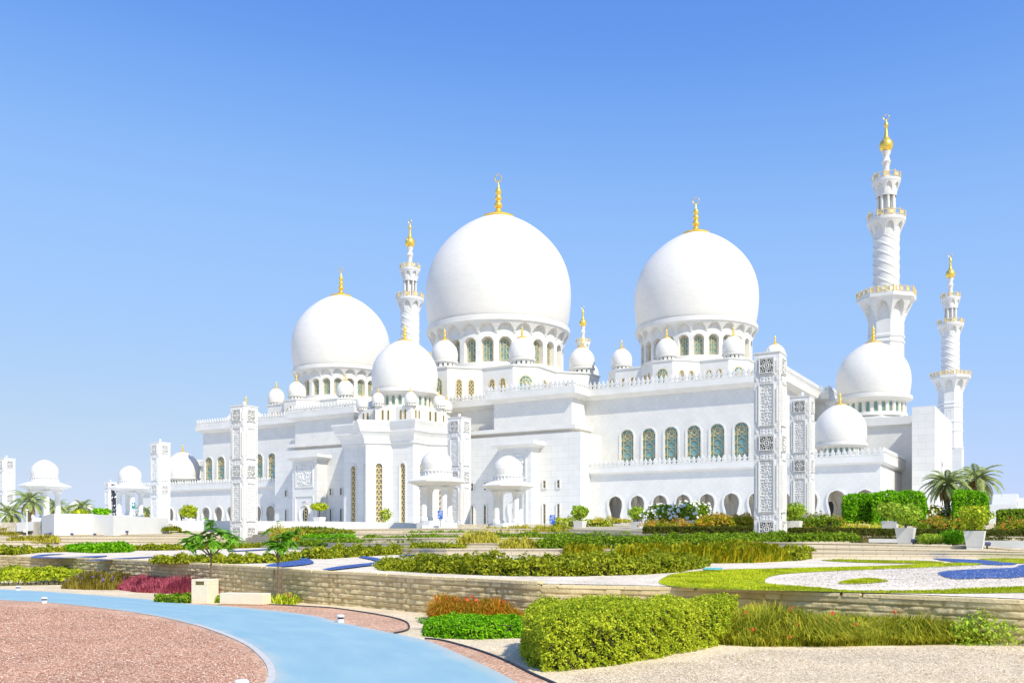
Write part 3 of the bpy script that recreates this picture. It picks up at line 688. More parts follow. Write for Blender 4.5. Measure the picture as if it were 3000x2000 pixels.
# ================================================================== MINARETS
def minaret_parts(root):
    oc = R_(22.5)
    m = MB(); m.prism([(-4.3,-4.3),(4.3,-4.3),(4.3,4.3),(-4.3,4.3)], 0, 37.4)
    r8 = lambda r: [(r/math.cos(oc)*math.cos(oc+R_(45)*k), r/math.cos(oc)*math.sin(oc+R_(45)*k)) for k in range(8)]
    sq = [(-4.3,-4.3),(4.3,-4.3),(4.3,4.3),(-4.3,4.3)]
    b = len(m.v); o8 = r8(4.15)
    ring = [(4.3,-1.8),(4.3,1.8),(1.8,4.3),(-1.8,4.3),(-4.3,1.8),(-4.3,-1.8),(-1.8,-4.3),(1.8,-4.3)]
    m.prism(ring, 37.4, 40.2, taper=.99)
    m.sweep(ring[::1], [(0,37.3),(.25,37.4),(.25,37.9),(0,38.0)], closed=True); m.build('base', M['brick'], root)
    m = MB(); m.prism(r8(4.12), 40, 60)
    for z in (44,47.5,53.2,54.6): m.sweep(r8(4.12), [(0,z-.25),(.22,z-.15),(.22,z+.35),(0,z+.55)], closed=True)
    for k in range(8):
        a = R_(45*k); c, s_ = math.cos(a), math.sin(a)
        o_ = arch(0,.75,48.4,51.2,.75,4); P = [(c*4.16-s_*x, s_*4.16+c*x, z) for x,z in o_]
        wd = .2
        mm = MB(); ribbon(mm, o_, .2, -.08, .05)
        m.add([(c*(4.12-y)-s_*x, s_*(4.12-y)+c*x, z) for x,y,z in mm.v], mm.f)
    m.build('octagonal_shaft', M['marble'], root)
    def flare(name, z0, z1, ra, rb, ni, oct_=False, ph=0.0):
        def f(P, Z):
            t = np.clip((Z-z0)/(z1-z0), 0, 1); bay = (((P/(2*np.pi)+ph)*ni) % 1)-.5; x = np.abs(bay)/.40
            pol = np.cos(np.pi/8)/np.cos(((P+np.pi/8) % (np.pi/4))-np.pi/8)*1.04 if oct_ else 1.0
            ro = (ra+(rb-ra)*t**1.35)*pol; top = .80*np.clip(1-x**2, 0, 1)**.5+.05; nich = (x < 1) & (t < top) & (t > .02)
            return np.where(nich, np.minimum(ro, (ra+.03+(rb-ra)*.18*t)*pol), ro)
        o = heightcyl(name, ni*24, np.linspace(z0, z1, 34), f, M['marble'], root, 40); return o
    flare('bracket', 57.9, 64.1, 4.15, 6.8, 8, True, .0625)
    m = MB(); m.prism(r8(6.85), 64.1, 65.0); m.build('balcony', M['marble'], root)
    def spiral(P, Z):
        k = (P/(2*np.pi)*5+(Z-66)/2.35) % 1; d = np.minimum(k, 1-k); return 3.16+.17*np.clip(1-d/.13, 0, 1)
    heightcyl('spiral_shaft', 160, np.linspace(64.8, 81.4, 140), spiral, M['marble'], root, 60)
    flare('bracket', 80.3, 84.3, 3.2, 4.65, 8)
    m = MB(); m.lathe([(4.7,84.3),(4.75,84.5),(4.75,85.1),(4.5,85.2),(.5,85.25)], 40); m.build('balcony', M['marble'], root, 40)
    m = MB(); m.lathe([(1.35,85.2),(1.35,92)], 16)
    for k in range(8): a = R_(45*k+22.5); m.lathe([(.48,85.2),(.48,85.7),(.36,85.8),(.36,90.9),(.5,91.5)], 10, (2.0*math.cos(a),2.0*math.sin(a),0))
    m.build('column_lantern', M['marble'], root, 40)
    flare('bracket', 91.0, 94.6, 2.45, 3.45, 8)
    m = MB(); m.lathe([(3.5,94.6),(3.55,95.2),(3.3,95.3),(.4,95.35)], 32); m.build('balcony', M['marble'], root, 40)
    m = MB(); m.lathe([(1.2,95.2),(.95,96.8),(.72,98.6),(.9,99.6),(1.2,100.1),(.95,100.6),(.7,101.6),(1.12,102.5),(1.15,102.8),(.6,103.0)], 20); m.build('neck', M['marble'], root, 50)
    def rail(r, z, h, n, oct_=False):
        m = MB(); pts = r8(r) if oct_ else [(r*math.cos(R_(360*i/n)), r*math.sin(R_(360*i/n))) for i in range(n)]
        q = len(pts)
        for i in range(q):
            A, B = Vector((*pts[i],z+h)), Vector((*pts[(i+1)%q],z+h)); m.tube([A,B], .09, 4); m.tube([A-Vector((0,0,h*.8)),B-Vector((0,0,h*.8))], .09, 4)
            kk = 6 if oct_ else 1
            for j in range(kk):
                p = A.lerp(B, j/kk); big_ = (j % 2 == 0) if oct_ else (i % 2 == 0)
                m.tube([p-Vector((0,0,h)), p+Vector((0,0,.35 if big_ else 0))], .2 if big_ else .1, 5)
                if big_:
                    p2 = A.lerp(B, min(1,(j+1)/kk)); m.add([p-Vector((0,0,h*.15)), p2-Vector((0,0,h*.15)), p2-Vector((0,0,h*.7)), p-Vector((0,0,h*.7))], [(0,1,2,3)])
        return m.build('railing', M['goldlat'], root)
    rail(6.75, 65.0, 1.4, 8, True); rail(4.6, 85.2, 1.4, 20); rail(3.4, 95.3, 1.4, 16)
    m = MB(); pr = [(.5,102.9),(.95,103.0),(1.5,103.6),(1.68,104.5),(1.5,105.4),(1.0,106.2),(.55,107),(.42,108),(.3,109.2),(.35,109.6),(.55,110.1),(.4,110.8),(.15,111.3),(.05,111.8)]
    m.lathe([(r,102.9+(z-102.9)*.93) for r,z in smoothline(pr, 3)], 24); crescent(m, 111.75, .72); fo = m.build('finial', M['gold'], root, 60)
    m = MB()
    for a in (20,140,260): m.box(1.7*math.cos(R_(a))-.2,1.7*math.cos(R_(a))+.2,1.7*math.sin(R_(a))-.2,1.7*math.sin(R_(a))+.2,105.0,105.4)
    m.build('floodlight', M['metal'], root)
mlabels = ['tallest white minaret with three gold balconies at the right front corner','white minaret with gold ball finial rising between left dome and main dome','slender distant white minaret farthest to the right','minaret top peeping out between the main dome and the right dome']
mn = thing('minaret', mlabels[0], 'minaret', MW(77.0,66.2), -TH, 'minarets of the mosque'); minaret_parts(mn)
for (u,v), lb in zip(((-76.6,66.2),(78.4,203.0),(-78.8,203.0)), mlabels[1:]): copy_tree(mn, None, loc=MW(u,v), label=lb)
# ================================================================== FOLIAGE BUILDERS
def snoise(P, f, seed):
    r = np.random.default_rng(seed); out = np.zeros(len(P))
    for k in range(7):
        d = r.normal(size=3); d /= np.linalg.norm(d); out += np.sin(P@d*f*(1+.55*k)*2+r.uniform(0,6.28))/(1+.5*k)
    return out/2.6
def leaf_quads(C, N, size, up=.3, asp=.5, jit=.9):
    n = len(C); D = N+rng.normal(size=(n,3))*jit; D[:,2] += up; D /= np.linalg.norm(D,axis=1)[:,None]
    A = np.cross(D, rng.normal(size=(n,3))); A /= np.linalg.norm(A,axis=1)[:,None]; B = np.cross(D, A)
    s = (size*rng.uniform(.5,1.15,n)*np.where(rng.uniform(size=n) < .12, 1.5, 1))[:,None]
    V = np.stack([C-A*s, C-B*s*asp+D*s*.15, C+A*s, C+B*s*asp+D*s*.15], 1).reshape(-1,3)
    return V, np.arange(4*n).reshape(-1,4)
def inside(P, poly):
    x, y = P[:,0], P[:,1]; r = np.zeros(len(P), bool); n = len(poly)
    for i in range(n):
        x1,y1 = poly[i]; x2,y2 = poly[(i+1)%n]
        c = ((y1 > y) != (y2 > y)); 
        with np.errstate(divide='ignore', invalid='ignore'): r ^= c & (x < (x2-x1)*(y-y1)/(y2-y1+1e-12)+x1)
    return r
def edge_dist(P, poly):
    d = np.full(len(P), 1e9); n = len(poly)
    for i in range(n):
        a = np.array(poly[i]); b = np.array(poly[(i+1)%n]); ab = b-a; t = np.clip(((P[:,:2]-a)@ab)/(ab@ab+1e-9), 0, 1)
        d = np.minimum(d, np.linalg.norm(P[:,:2]-(a+t[:,None]*ab), axis=1))
    return d
def poly_area(p): return abs(sum(p[i][0]*p[(i+1)%len(p)][1]-p[(i+1)%len(p)][0]*p[i][1] for i in range(len(p))))/2
def inset(poly, d):
    n = len(poly); out = []; P = [Vector(p) for p in poly]
    a = sum(P[i].x*P[(i+1)%n].y-P[(i+1)%n].x*P[i].y for i in range(n)); sg = 1 if a > 0 else -1
    for i in range(n):
        e = (P[i]-P[i-1]).normalized(); g = (P[(i+1)%n]-P[i]).normalized(); na = Vector((-e.y,e.x))*sg; nb = Vector((-g.y,g.x))*sg
        q = na+nb; q = q/max(q.dot(na), .5); out.append(tuple(P[i]+q*d))
    return out
def hedge(name, label, cat, poly, zb, h, mats, leaf=.1, dens=300, rough=.12, group=None, flowers=0, round_=.25, freq=1.2, core=True, spiky=0, seed=1, skirt=0.0, gap=.5, hole=-.5):
    # poly: plan outline; zb(x,y) ground height; h(x,y) height; leaves fill a shell a little inside and outside the clipped surface
    zb_ = zb if callable(zb) else (lambda x, y: zb+0*x); h_ = h if callable(h) else (lambda x, y: h+0*x)
    per = [np.hypot(poly[i][0]-poly[i-1][0], poly[i][1]-poly[i-1][1]) for i in range(len(poly))]; per = per[1:]+per[:1]
    ar = poly_area(poly); xs = [p[0] for p in poly]; ys = [p[1] for p in poly]
    cx, cy = np.mean(xs), np.mean(ys); hm = float(np.mean(h_(np.array(xs), np.array(ys))))
    nt_ = int(ar*dens); C = np.empty((0,2))
    while len(C) < nt_:
        q = np.stack([rng.uniform(min(xs),max(xs),nt_*2), rng.uniform(min(ys),max(ys),nt_*2)], 1); C = np.vstack([C, q[inside(q, poly)]])
    C = C[:nt_]; ed = edge_dist(C, poly); rd = min(round_, hm*.6)
    zt = h_(C[:,0],C[:,1])-rd*np.clip(1-ed/rd, 0, 1)**2
    P1 = np.column_stack([C, zb_(C[:,0],C[:,1])+zt]); N1 = np.tile([0,0,1.], (nt_,1))
    # sides
    tot = sum(per); ns = int(tot*hm*dens*1.15); t = rng.uniform(0, tot, ns); cum = np.cumsum([0]+per); k = np.clip(np.searchsorted(cum, t)-1, 0, len(per)-1)
    Pp = np.array(poly); A = Pp[k]; B = Pp[(k+1)%len(poly)]; f_ = ((t-cum[k])/np.array(per)[k])[:,None]; S = A+(B-A)*f_
    a = sum(poly[i][0]*poly[(i+1)%len(poly)][1]-poly[(i+1)%len(poly)][0]*poly[i][1] for i in range(len(poly)))
    E_ = B-A; Nn = np.column_stack([E_[:,1], -E_[:,0]])*(1 if a > 0 else -1); Nn /= np.linalg.norm(Nn,axis=1)[:,None]+1e-9
    hh = h_(S[:,0],S[:,1]); u = rng.uniform(skirt, 1, ns); z = u*hh; inn = rd*np.clip((u*hh-(hh-rd))/rd, 0, 1)**2
    S2 = S-Nn*inn[:,None]
    P2 = np.column_stack([S2, zb_(S[:,0],S[:,1])+z]); N2 = np.column_stack([Nn, .25+0*z])
    P = np.vstack([P1,P2]); N = np.vstack([N1,N2]); nz = snoise(P, freq, seed)+.6*snoise(P, freq*3.1, seed+5)
    P = P+N*(rough*nz-rough*rng.uniform(0,1.2,len(P))*.9)[:,None]
    hol = snoise(P, freq*4.5, seed+9)+.8*snoise(P, freq*9, seed+11)
    keep = (hol > hole)|(rng.uniform(size=len(P)) < .25); P, N, nz, hol = P[keep], N[keep], nz[keep], hol[keep]
    P = P+N*(rough*gap*np.clip(hol,-1.2,.7))[:,None]
    P[:,2] = np.maximum(P[:,2], zb_(P[:,0],P[:,1])+.02)
    if spiky:
        V, Q = blade_quads(P-np.array([0,0,spiky*.5]), spiky, leaf, lean=.55)
    else: V, Q = leaf_quads(P, N, leaf)
    mi = np.zeros(len(Q), np.int32)
    if flowers:
        per_ = len(Q)//len(P); sel = (rng.uniform(size=len(P)) < flowers)&(nz > -.1); mi = np.repeat(sel, per_).astype(np.int32)
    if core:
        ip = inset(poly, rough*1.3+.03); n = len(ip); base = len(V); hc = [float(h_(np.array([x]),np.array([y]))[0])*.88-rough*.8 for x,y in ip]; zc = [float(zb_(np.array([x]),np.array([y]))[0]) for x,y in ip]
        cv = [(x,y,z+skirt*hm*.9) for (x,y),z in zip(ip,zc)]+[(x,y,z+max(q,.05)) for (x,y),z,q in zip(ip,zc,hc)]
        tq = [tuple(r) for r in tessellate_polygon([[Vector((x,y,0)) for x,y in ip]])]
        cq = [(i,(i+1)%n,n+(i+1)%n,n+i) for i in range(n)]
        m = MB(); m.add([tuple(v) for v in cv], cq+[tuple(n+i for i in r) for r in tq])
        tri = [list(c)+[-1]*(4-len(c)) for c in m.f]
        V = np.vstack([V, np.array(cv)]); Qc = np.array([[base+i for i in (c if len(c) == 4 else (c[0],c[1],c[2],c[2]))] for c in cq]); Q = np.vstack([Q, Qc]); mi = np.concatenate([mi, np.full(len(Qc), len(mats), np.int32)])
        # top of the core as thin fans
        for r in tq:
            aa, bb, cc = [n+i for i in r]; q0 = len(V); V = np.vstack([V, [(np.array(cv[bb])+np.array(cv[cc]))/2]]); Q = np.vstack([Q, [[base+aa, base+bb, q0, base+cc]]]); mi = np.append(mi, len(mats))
    o = npmesh(name, V, Q, list(mats)+[M['gap_shade']], None, mi)
    return tag(o, label, cat, group)
def blade_quads(C, hgt, wd, lean=.5):
    n = len(C); hgt = np.broadcast_to(hgt, (n,)); a = 3.2*snoise(np.asarray(C), .8, 77)+rng.normal(0, 1.1, n); ln = rng.uniform(.15, lean, n)*hgt; hh = hgt*rng.uniform(.6, 1.15, n)
    d = np.column_stack([np.cos(a), np.sin(a), 0*a]); s = np.column_stack([-np.sin(a), np.cos(a), 0*a])*(wd*rng.uniform(.6,1.3,n))[:,None]
    up = np.array([0,0,1.]); dp = np.clip(ln/hgt-.35, 0, 1.2)*hh*.55
    m1 = C+d*(ln*.22)[:,None]+up*(hh*.5)[:,None]; m2 = C+d*(ln*.62)[:,None]+up*(hh*.92-dp*.3)[:,None]; m3 = C+d*ln[:,None]+up*(hh-dp)[:,None]
    V = np.stack([C-s, C+s, m1-s*.9, m1+s*.9, m2-s*.6, m2+s*.6, m3-s*.1, m3+s*.1], 1).reshape(-1,3); b = np.arange(n)*8
    Q = np.stack([np.stack([b+2*k,b+2*k+1,b+2*k+3,b+2*k+2],-1) for k in range(3)],1).reshape(-1,4); return V, Q
def scatter(poly, n):
    xs = [p[0] for p in poly]; ys = [p[1] for p in poly]; C = np.empty((0,2))
    while len(C) < n:
        q = np.stack([rng.uniform(min(xs),max(xs),n*2), rng.uniform(min(ys),max(ys),n*2)], 1); C = np.vstack([C, q[inside(q, poly)]])
    return C[:n]
def grass(name, label, cat, poly, zb, n, hgt, wd, mats, flowers=0, group=None, kind=None, lean=.7, hvar=.5, seed=3, fl_size=.05):
    C = scatter(poly, n); P = np.column_stack([C, zb(C[:,0],C[:,1]) if callable(zb) else np.full(n, zb)])
    k = np.clip(1+hvar*(snoise(P, .9, seed)+.5*snoise(P, 3.2, seed+3)), .3, 2); ed = edge_dist(C, poly); k = k*np.clip(.45+.55*ed/(.25*math.sqrt(poly_area(poly))*.6), .45, 1)
    V, Q = blade_quads(P, hgt*k, wd, lean); mi = np.zeros(len(Q), np.int32)
    if flowers:
        f_ = rng.choice(n, flowers, replace=False); FP = P[f_]+np.column_stack([0*f_, 0*f_, hgt*k[f_]*rng.uniform(.75,1.15,flowers)])
        FV, FQ = leaf_quads(np.repeat(FP,3,0)+rng.normal(size=(flowers*3,3))*fl_size*.5, np.tile([0,-1,.5],(flowers*3,1)), fl_size, asp=.8)
        Q = np.vstack([Q, FQ+len(V)]); V = np.vstack([V, FV]); mi = np.concatenate([mi, np.ones(len(FQ), np.int32)])
    o = npmesh(name, V, Q, mats, None, mi); return tag(o, label, cat, group, kind)
def bush(name, label, cat, loc, rx, rz, mats, leaf=.12, n=1500, flowers=0, group=None, seed=2, ry=None, stem=0, lumps=.22, parent=None):
    ry = ry or rx; D = rng.normal(size=(n,3)); D /= np.linalg.norm(D,axis=1)[:,None]; f_ = 1+lumps*snoise(D*1.5, 1.6, seed); r = f_*rng.uniform(.62,1.04,n)
    P = D*np.array([rx,ry,rz])*r[:,None]+np.array([0,0,stem+rz]); V, Q = leaf_quads(P, D, leaf)
    mi = np.zeros(len(Q), np.int32)
    if flowers:
        mi = ((rng.uniform(size=n) < flowers)&(r > .75*f_)).astype(np.int32); sel = mi == 1; Pf = D[sel]*np.array([rx,ry,rz])*(f_[sel]*1.07)[:,None]+np.array([0,0,stem+rz])
        Vf, _ = leaf_quads(Pf, D[sel]+np.array([.35,-.6,.3]), leaf*.95, asp=.85, jit=.3); V.reshape(-1,4,3)[sel] = Vf.reshape(-1,4,3)
    root = thing(name, label, cat, loc, 0, group) if label else None
    o = npmesh('foliage', V, Q, mats, root or parent, mi)
    m = MB(); b = .05+.04*rx
    m.tube([(0,0,-.05),(.02,.01,stem*.6+.1),(0,0,stem+rz*.8)], [b,b*.8,b*.4], 7)
    for k in range(4):
        a = k*1.6+seed; m.tube([(0,0,stem*.7+rz*.2),(rx*.3*math.cos(a),ry*.3*math.sin(a),stem+rz*.7),(rx*.6*math.cos(a),ry*.6*math.sin(a),stem+rz*1.1)], [b*.6,b*.4,b*.15], 5)
    m.build('stem', M['bark'], root or parent, 60); return root
# ================================================================== GROUND
m = MB(); m.add([(-5000,-60,0),(5000,-60,0),(5000,7000,0),(-5000,7000,0)], [(0,1,2,3)]); tag(m.build('ground', M['sand']), kind='structure')
def gpts(l, z=0): return [onz(x,y,z) for x,y in l]
up_edge = [(-700,1692),(-300,1708),(0,1725),(150,1733),(400,1752),(560,1768),(700,1778),(900,1800),(1000,1823),(1130,1850),(1240,1873),(1310,1900),(1400,1940),(1490,1985),(1560,2030),(1680,2120),(1800,2260)]
lo_edge = [(-900,1698),(-300,1735),(0,1757),(130,1764),(300,1781),(450,1803),(560,1828),(650,1858),(720,1890),(762,1925),(782,1955),(784,1985),(772,2005),(740,2050),(640,2140),(480,2280)]
UE = smoothline(gpts(up_edge), 5); LE = smoothline(gpts(lo_edge), 5)
def resample(l, n):
    P = np.array(l); d = np.r_[0, np.cumsum(np.hypot(*np.diff(P,axis=0).T))]; t = np.linspace(0, d[-1], n); return np.column_stack([np.interp(t, d, P[:,0]), np.interp(t, d, P[:,1])]), d[-1]
ra, la = resample(UE, 130); rb_, lb_ = resample(LE, 130); nW = 9
RV = np.array([[*(ra[i]*(1-j/(nW-1))+rb_[i]*(j/(nW-1))), .012] for i in range(130) for j in range(nW)])
ro = npmesh('road', RV, grid_quads(nW, 130)[:, ::-1], M['road']); uvl = ro.data.uv_layers.new(name='UVMap'); vi = np.empty(len(ro.data.loops), np.int32); ro.data.loops.foreach_get('vertex_index', vi)
uvl.data.foreach_set('uv', np.column_stack([(vi % nW)/(nW-1), (vi//nW)/129*(la+lb_)/2]).ravel().astype(np.float32)); tag(ro, kind='structure')
def strip(name, line, w0, z, mt, kind='structure', hgt=0.0):
    m = MB(); m.sweep(line, [(-w0,z-.02-hgt),(-w0,z+hgt),(0,z+hgt),(0,z-.02-hgt)]); return tag(m.build(name, mt), kind=kind)
kb = [p for p in LE if p[1] < 27]
strip('kerb', kb, .13, .012, M['kerb'], hgt=.012)
mul = gpts([(-1200,1690)])+[(x-.02,y) for x,y in LE]+gpts([(-400,2300),(-1500,2200),(-1900,1800)])
tag(polymesh('mulch', mul, lambda x,y: .006, M['mulch']), kind='structure')
ub = [(470,1757),(560,1762),(660,1771),(800,1772),(900,1777),(977,1782),(1083,1797),(1155,1811),(1190,1823),(1199,1838),(1190,1848),(1155,1856)]
UB = smoothline(gpts(ub), 4); RR = [p for p in UE if onz(475,1757,0)[0] <= p[0] <= onz(1155,1856,0)[0]]
tag(polymesh('mulch', [(x,y+.02) for x,y in RR]+UB[::-1], lambda x,y: .007, M['mulch']), kind='structure')
rb = [(1245,1872),(1300,1878),(1400,1906),(1480,1936),(1560,1976),(1640,2012),(1760,2080),(1900,2200)]
RB = smoothline(gpts(rb), 4); RR2 = [p for p in UE if p[0] >= RB[0][0]]
tag(polymesh('mulch', RR2+RB[::-1], lambda x,y: .007, M['mulch']), kind='structure')
def edging(name, line, label, z=.0):
    m = MB(); m.tube([(x,y,z+.03) for x,y in line], .022, 6); tag(m.build(name, M['dark']), label, 'garden edging')
edging('garden_edging', RB, 'thin dark edging strip along the red mulch beside the blue path at the lower right')
edging('garden_edging', UB[8:], 'short curved dark edging round the tip of the red mulch bed below the stone wall')
# loose chips and pebbles lying on the mulch and the sand
def chips(name, poly, n, size, mats, z):
    C = scatter(poly, n); P = np.column_stack([C, np.full(n, z)+rng.uniform(0,.012,n)]); V, Q = leaf_quads(P, np.tile([0,0,1.],(n,1)), size, up=.8, asp=.45, jit=.5)
    mi = rng.integers(0, len(mats), n); return tag(npmesh(name, V, Q, mats, None, mi), kind='stuff')
mc = [mat('mulch_chip_dark', (.50,.26,.17), .9), mat('mulch_chip', (.74,.46,.32), .9), mat('mulch_chip_pale', (.85,.64,.49), .9)]
chips('mulch_chips', gpts([(-60,1772),(300,1790),(560,1838),(690,1888),(752,1945),(750,2005),(-60,2005)]), 95000, .02, mc, .012)
pc_ = [mat('pebble_pale', (.88,.80,.64), .9), mat('pebble', (.74,.60,.42), .9), mat('pebble_grey', (.46,.37,.26), .9)]
chips('pebbles', gpts([(1640,2005),(1700,1970),(2050,1930),(2200,1905),(3020,1890),(3020,2005)]), 30000, .017, pc_, .006)
tw = gpts([(1650,2000),(1900,1945),(2200,1910),(3000,1895),(3000,2005)]); C = scatter(tw, 90); Vt, Qt = [], []
for cx, cy in C:
    a = rng.uniform(0,3.14); l_ = rng.uniform(.03,.13); d = np.array([math.cos(a),math.sin(a)])*l_; n_ = np.array([-math.sin(a),math.cos(a)])*.005; i = len(Vt)
    Vt += [(cx-d[0]-n_[0],cy-d[1]-n_[1],.018),(cx-d[0]+n_[0],cy-d[1]+n_[1],.018),(cx+d[0]*.6+n_[0],cy+d[1]*1.0+n_[1],.024),(cx+d[0]*.6-n_[0],cy+d[1]*1.0-n_[1],.024)]; Qt.append([i,i+1,i+2,i+3])
tag(npmesh('twig_litter', Vt, Qt, mat('dry_twigs', (.20,.13,.07), .9)), kind='stuff')
# ---- retaining wall
TX = np.array([-400,0,200,430,650,900,1250,1580,2160,2400,3000,3400]); TY = np.array([70,58.5,53,47.3,42.1,35.8,30.8,27.5,25.6,24.1,21.3,20.2])
def wall_pt(x): Y = float(np.interp(x, TX, TY)); return ((x-1500)/F*Y, Y)
WL = smoothline([wall_pt(x) for x in (-400,-150,80,300,500,700,900,1080,1250,1420,1580,1780,1970,2160,2320,2550,2780,3000,3200,3400)], 8)
Pn = np.array(WL); seg = np.r_[0, np.cumsum(np.hypot(*np.diff(Pn,axis=0).T))]; Lw = seg[-1]
Sg = np.arange(0, Lw, .085); WX = np.interp(Sg, seg, Pn[:,0]); WY = np.interp(Sg, seg, Pn[:,1]); dx = np.gradient(WX); dy = np.gradient(WY); q = np.hypot(dx,dy); NX, NY = dy/q, -dx/q
step_s = [np.interp(ont1(sx,1650)[0] if 0 else wall_pt(sx)[0], WX, Sg) for sx in (180,622,1583)]
topz = t1z(WX, WY)+np.where(Sg < step_s[0], .02, np.where(Sg < step_s[1], .05, np.where(Sg < step_s[2], .05, -.03)))-.06
RH, BL = .18, .5; nz_ = 44; U_ = np.linspace(0, 1, nz_)
Zg = U_[:,None]*(topz+.03)[None,:]; Sm = np.tile(Sg, (nz_,1))
row = np.floor((topz[None,:]-Zg)/RH+.0001); fr = ((topz[None,:]-Zg)/RH) % 1; colf = (Sm/BL+.5*(row % 2)); ci = np.floor(colf); cf = colf % 1
hash_ = np.abs(np.sin(ci*12.9898+row*78.233)*43758.5453) % 1
P3 = np.stack([np.tile(WX,(nz_,1)), np.tile(WY,(nz_,1)), Zg], -1).reshape(-1,3)
nzz = (snoise(P3, 4.5, 3)+.8*snoise(P3, 11, 4)).reshape(Zg.shape)
jt = np.minimum(np.minimum(fr, 1-fr)*RH/.03, np.minimum(cf, 1-cf)*BL/.022).clip(0,1)
disp = jt*(.022+.02*hash_+.03*nzz)
disp = np.where(row < 1, jt*.02+.022, disp)                               # the course under the coping is dressed smooth
V = np.stack([P3[:,0]+(NX[None,:]*disp).ravel(), P3[:,1]+(NY[None,:]*disp).ravel(), P3[:,2]], -1)
rw = thing('retaining_wall', 'long curved beige split-face stone retaining wall across the foreground', 'garden wall')
ws = npmesh('stone_courses', V, grid_quads(len(Sg), nz_), M['wallstone'], rw)
at_ = ws.data.attributes.new('tone', 'FLOAT', 'POINT'); at_.data.foreach_set('value', (.25+.6*hash_*jt+(1-jt)*-.45).ravel().astype(np.float32))
m = MB(); s0 = 0.0
while s0 < Lw-.6:
    for st_ in step_s:
        if s0 < st_ < s0+.5: s0 = st_+.0001
    i0, i1 = np.searchsorted(Sg, s0+.008), np.searchsorted(Sg, s0+.492); i0 = min(i0,len(Sg)-1); i1 = min(i1,len(Sg)-1)
    o_, b_ = .056+rng.uniform(-.008,.01), -.36; zt = topz[(i0+i1)//2]+.075+rng.uniform(-.004,.004)
    pts = [(WX[i0]+NX[i0]*o_,WY[i0]+NY[i0]*o_),(WX[i1]+NX[i1]*o_,WY[i1]+NY[i1]*o_),(WX[i1]+NX[i1]*b_,WY[i1]+NY[i1]*b_),(WX[i0]+NX[i0]*b_,WY[i0]+NY[i0]*b_)]
    m.prism(pts, topz[(i0+i1)//2]-.012, zt, taper=.975, c=(sum(p[0] for p in pts)/4, sum(p[1] for p in pts)/4)); s0 += .5
cp_ = m.build('coping', M['wallstone'], rw); a_ = cp_.data.attributes.new('tone','FLOAT','POINT'); a_.data.foreach_set('value', np.repeat(rng.uniform(.7,1.1,len(m.v)//8),8).astype(np.float32))
# ---- garden terrace and the steps behind it
KX = [-400,0,400,700,1000,1300,1650,2000,2340,2860,3000,3400]
K = dict(Y1=[90,90,92,97,68,61,60,57,55.5,55.5,55.5,56],
 a=([.05]*11, [1594,1594,1595,1596,1604,1607,1607,1612,1616,1618,1620,1624]),
 b=([2,2,2.5,10.5,3.5,5,5,3,1.5,1.5,1.5,1.5], [1584,1584,1585,1582,1590,1590,1592,1600,1603,1610,1614,1618]),
 c=([4,4,5,13,8,12,13,6,3,3,3,3], [1575,1575,1576,1575,1577,1574,1575,1586,1588,1598,1609,1613]),
 d=([6,6,8,15.5,15,21,21,16,15,15,15,15], [1568,1568,1568,1566,1563,1560,1560,1566,1570,1570,1572,1574]),
 e=([7.5,7.5,10,17.5,24,31,32,27,27,27,27,27], [1566,1566,1564,1562,1549,1547,1549,1556,1558,1558,1560,1562]))
for k_ in 'abcde': K[k_] = ([K[k_][0][0]]*(12-len(K[k_][0]))+list(K[k_][0]), K[k_][1])
YWx = [-400,0,119,123,159,270,332,494,510,900,1270,1400,1700,2000,2400,3400]; YWy = [108,106,104.5,101.5,98,102,100,112,117.5,118,119,118,116,112,108,106]
colx = np.unique(np.concatenate([np.linspace(-400,3400,110), [123,159,270,332,494,510]]))
def stations(x):
    Y1 = np.interp(x, KX, K['Y1']); X1 = (x-1500)/F*Y1; Y0 = np.interp(x, TX, TY)+.3; X0 = (x-1500)/F*Y0
    st = [(Y0, t1z(X0,Y0)), (Y1, t1z(X1,Y1))]
    for k in 'abcde':
        Y = Y1+np.interp(x, KX, K[k][0]); z = EYE+(HZ-np.interp(x, KX, K[k][1]))*Y/F; st += [(Y, st[-1][1]), (Y+.02, max(z, st[-1][1]+.01))]
    yw = max(np.interp(x, YWx, YWy), st[-1][0]+.5); base = st[-1][1]
    fw = max(base, min(4.3, np.interp(x, [494,510,1270,1400,1700], [base,3.6,3.75,4.0,4.2])))
    st += [(yw, fw), (yw+.06, 4.45), (yw+60, 4.55), (700, 4.55), (2500, 4.5)]
    return st
ST = np.array([stations(x) for x in colx]); nS = ST.shape[1]
V = np.stack([((colx-1500)/F)[:,None]*ST[:,:,0], ST[:,:,0], ST[:,:,1]], -1).reshape(-1,3)
Q = grid_quads(nS, len(colx)); k_ = Q[:,0] % nS; mi = np.where(k_ == 0, 0, np.where(k_ >= nS-4, 2, 1))
Q = Q[:, ::-1]
tag(npmesh('garden_terrace', V, Q, [M['whitegravel'], M['soil'], M['plaster']], None, mi), kind='structure')
M['tier'] = marble('beige_step_blocks', 'brick', base=(.66,.57,.41), joint=.72, cell=(.8,.24))
tl = {'a':'lowest long beige stone step wall behind the gravel beds','b':'second long beige stone step wall up from the gravel beds','c':'third long beige stone step wall, level with the planters at right','d':'fourth beige stone step wall, below the topmost step','e':'topmost long beige stone step wall before the white podium'}
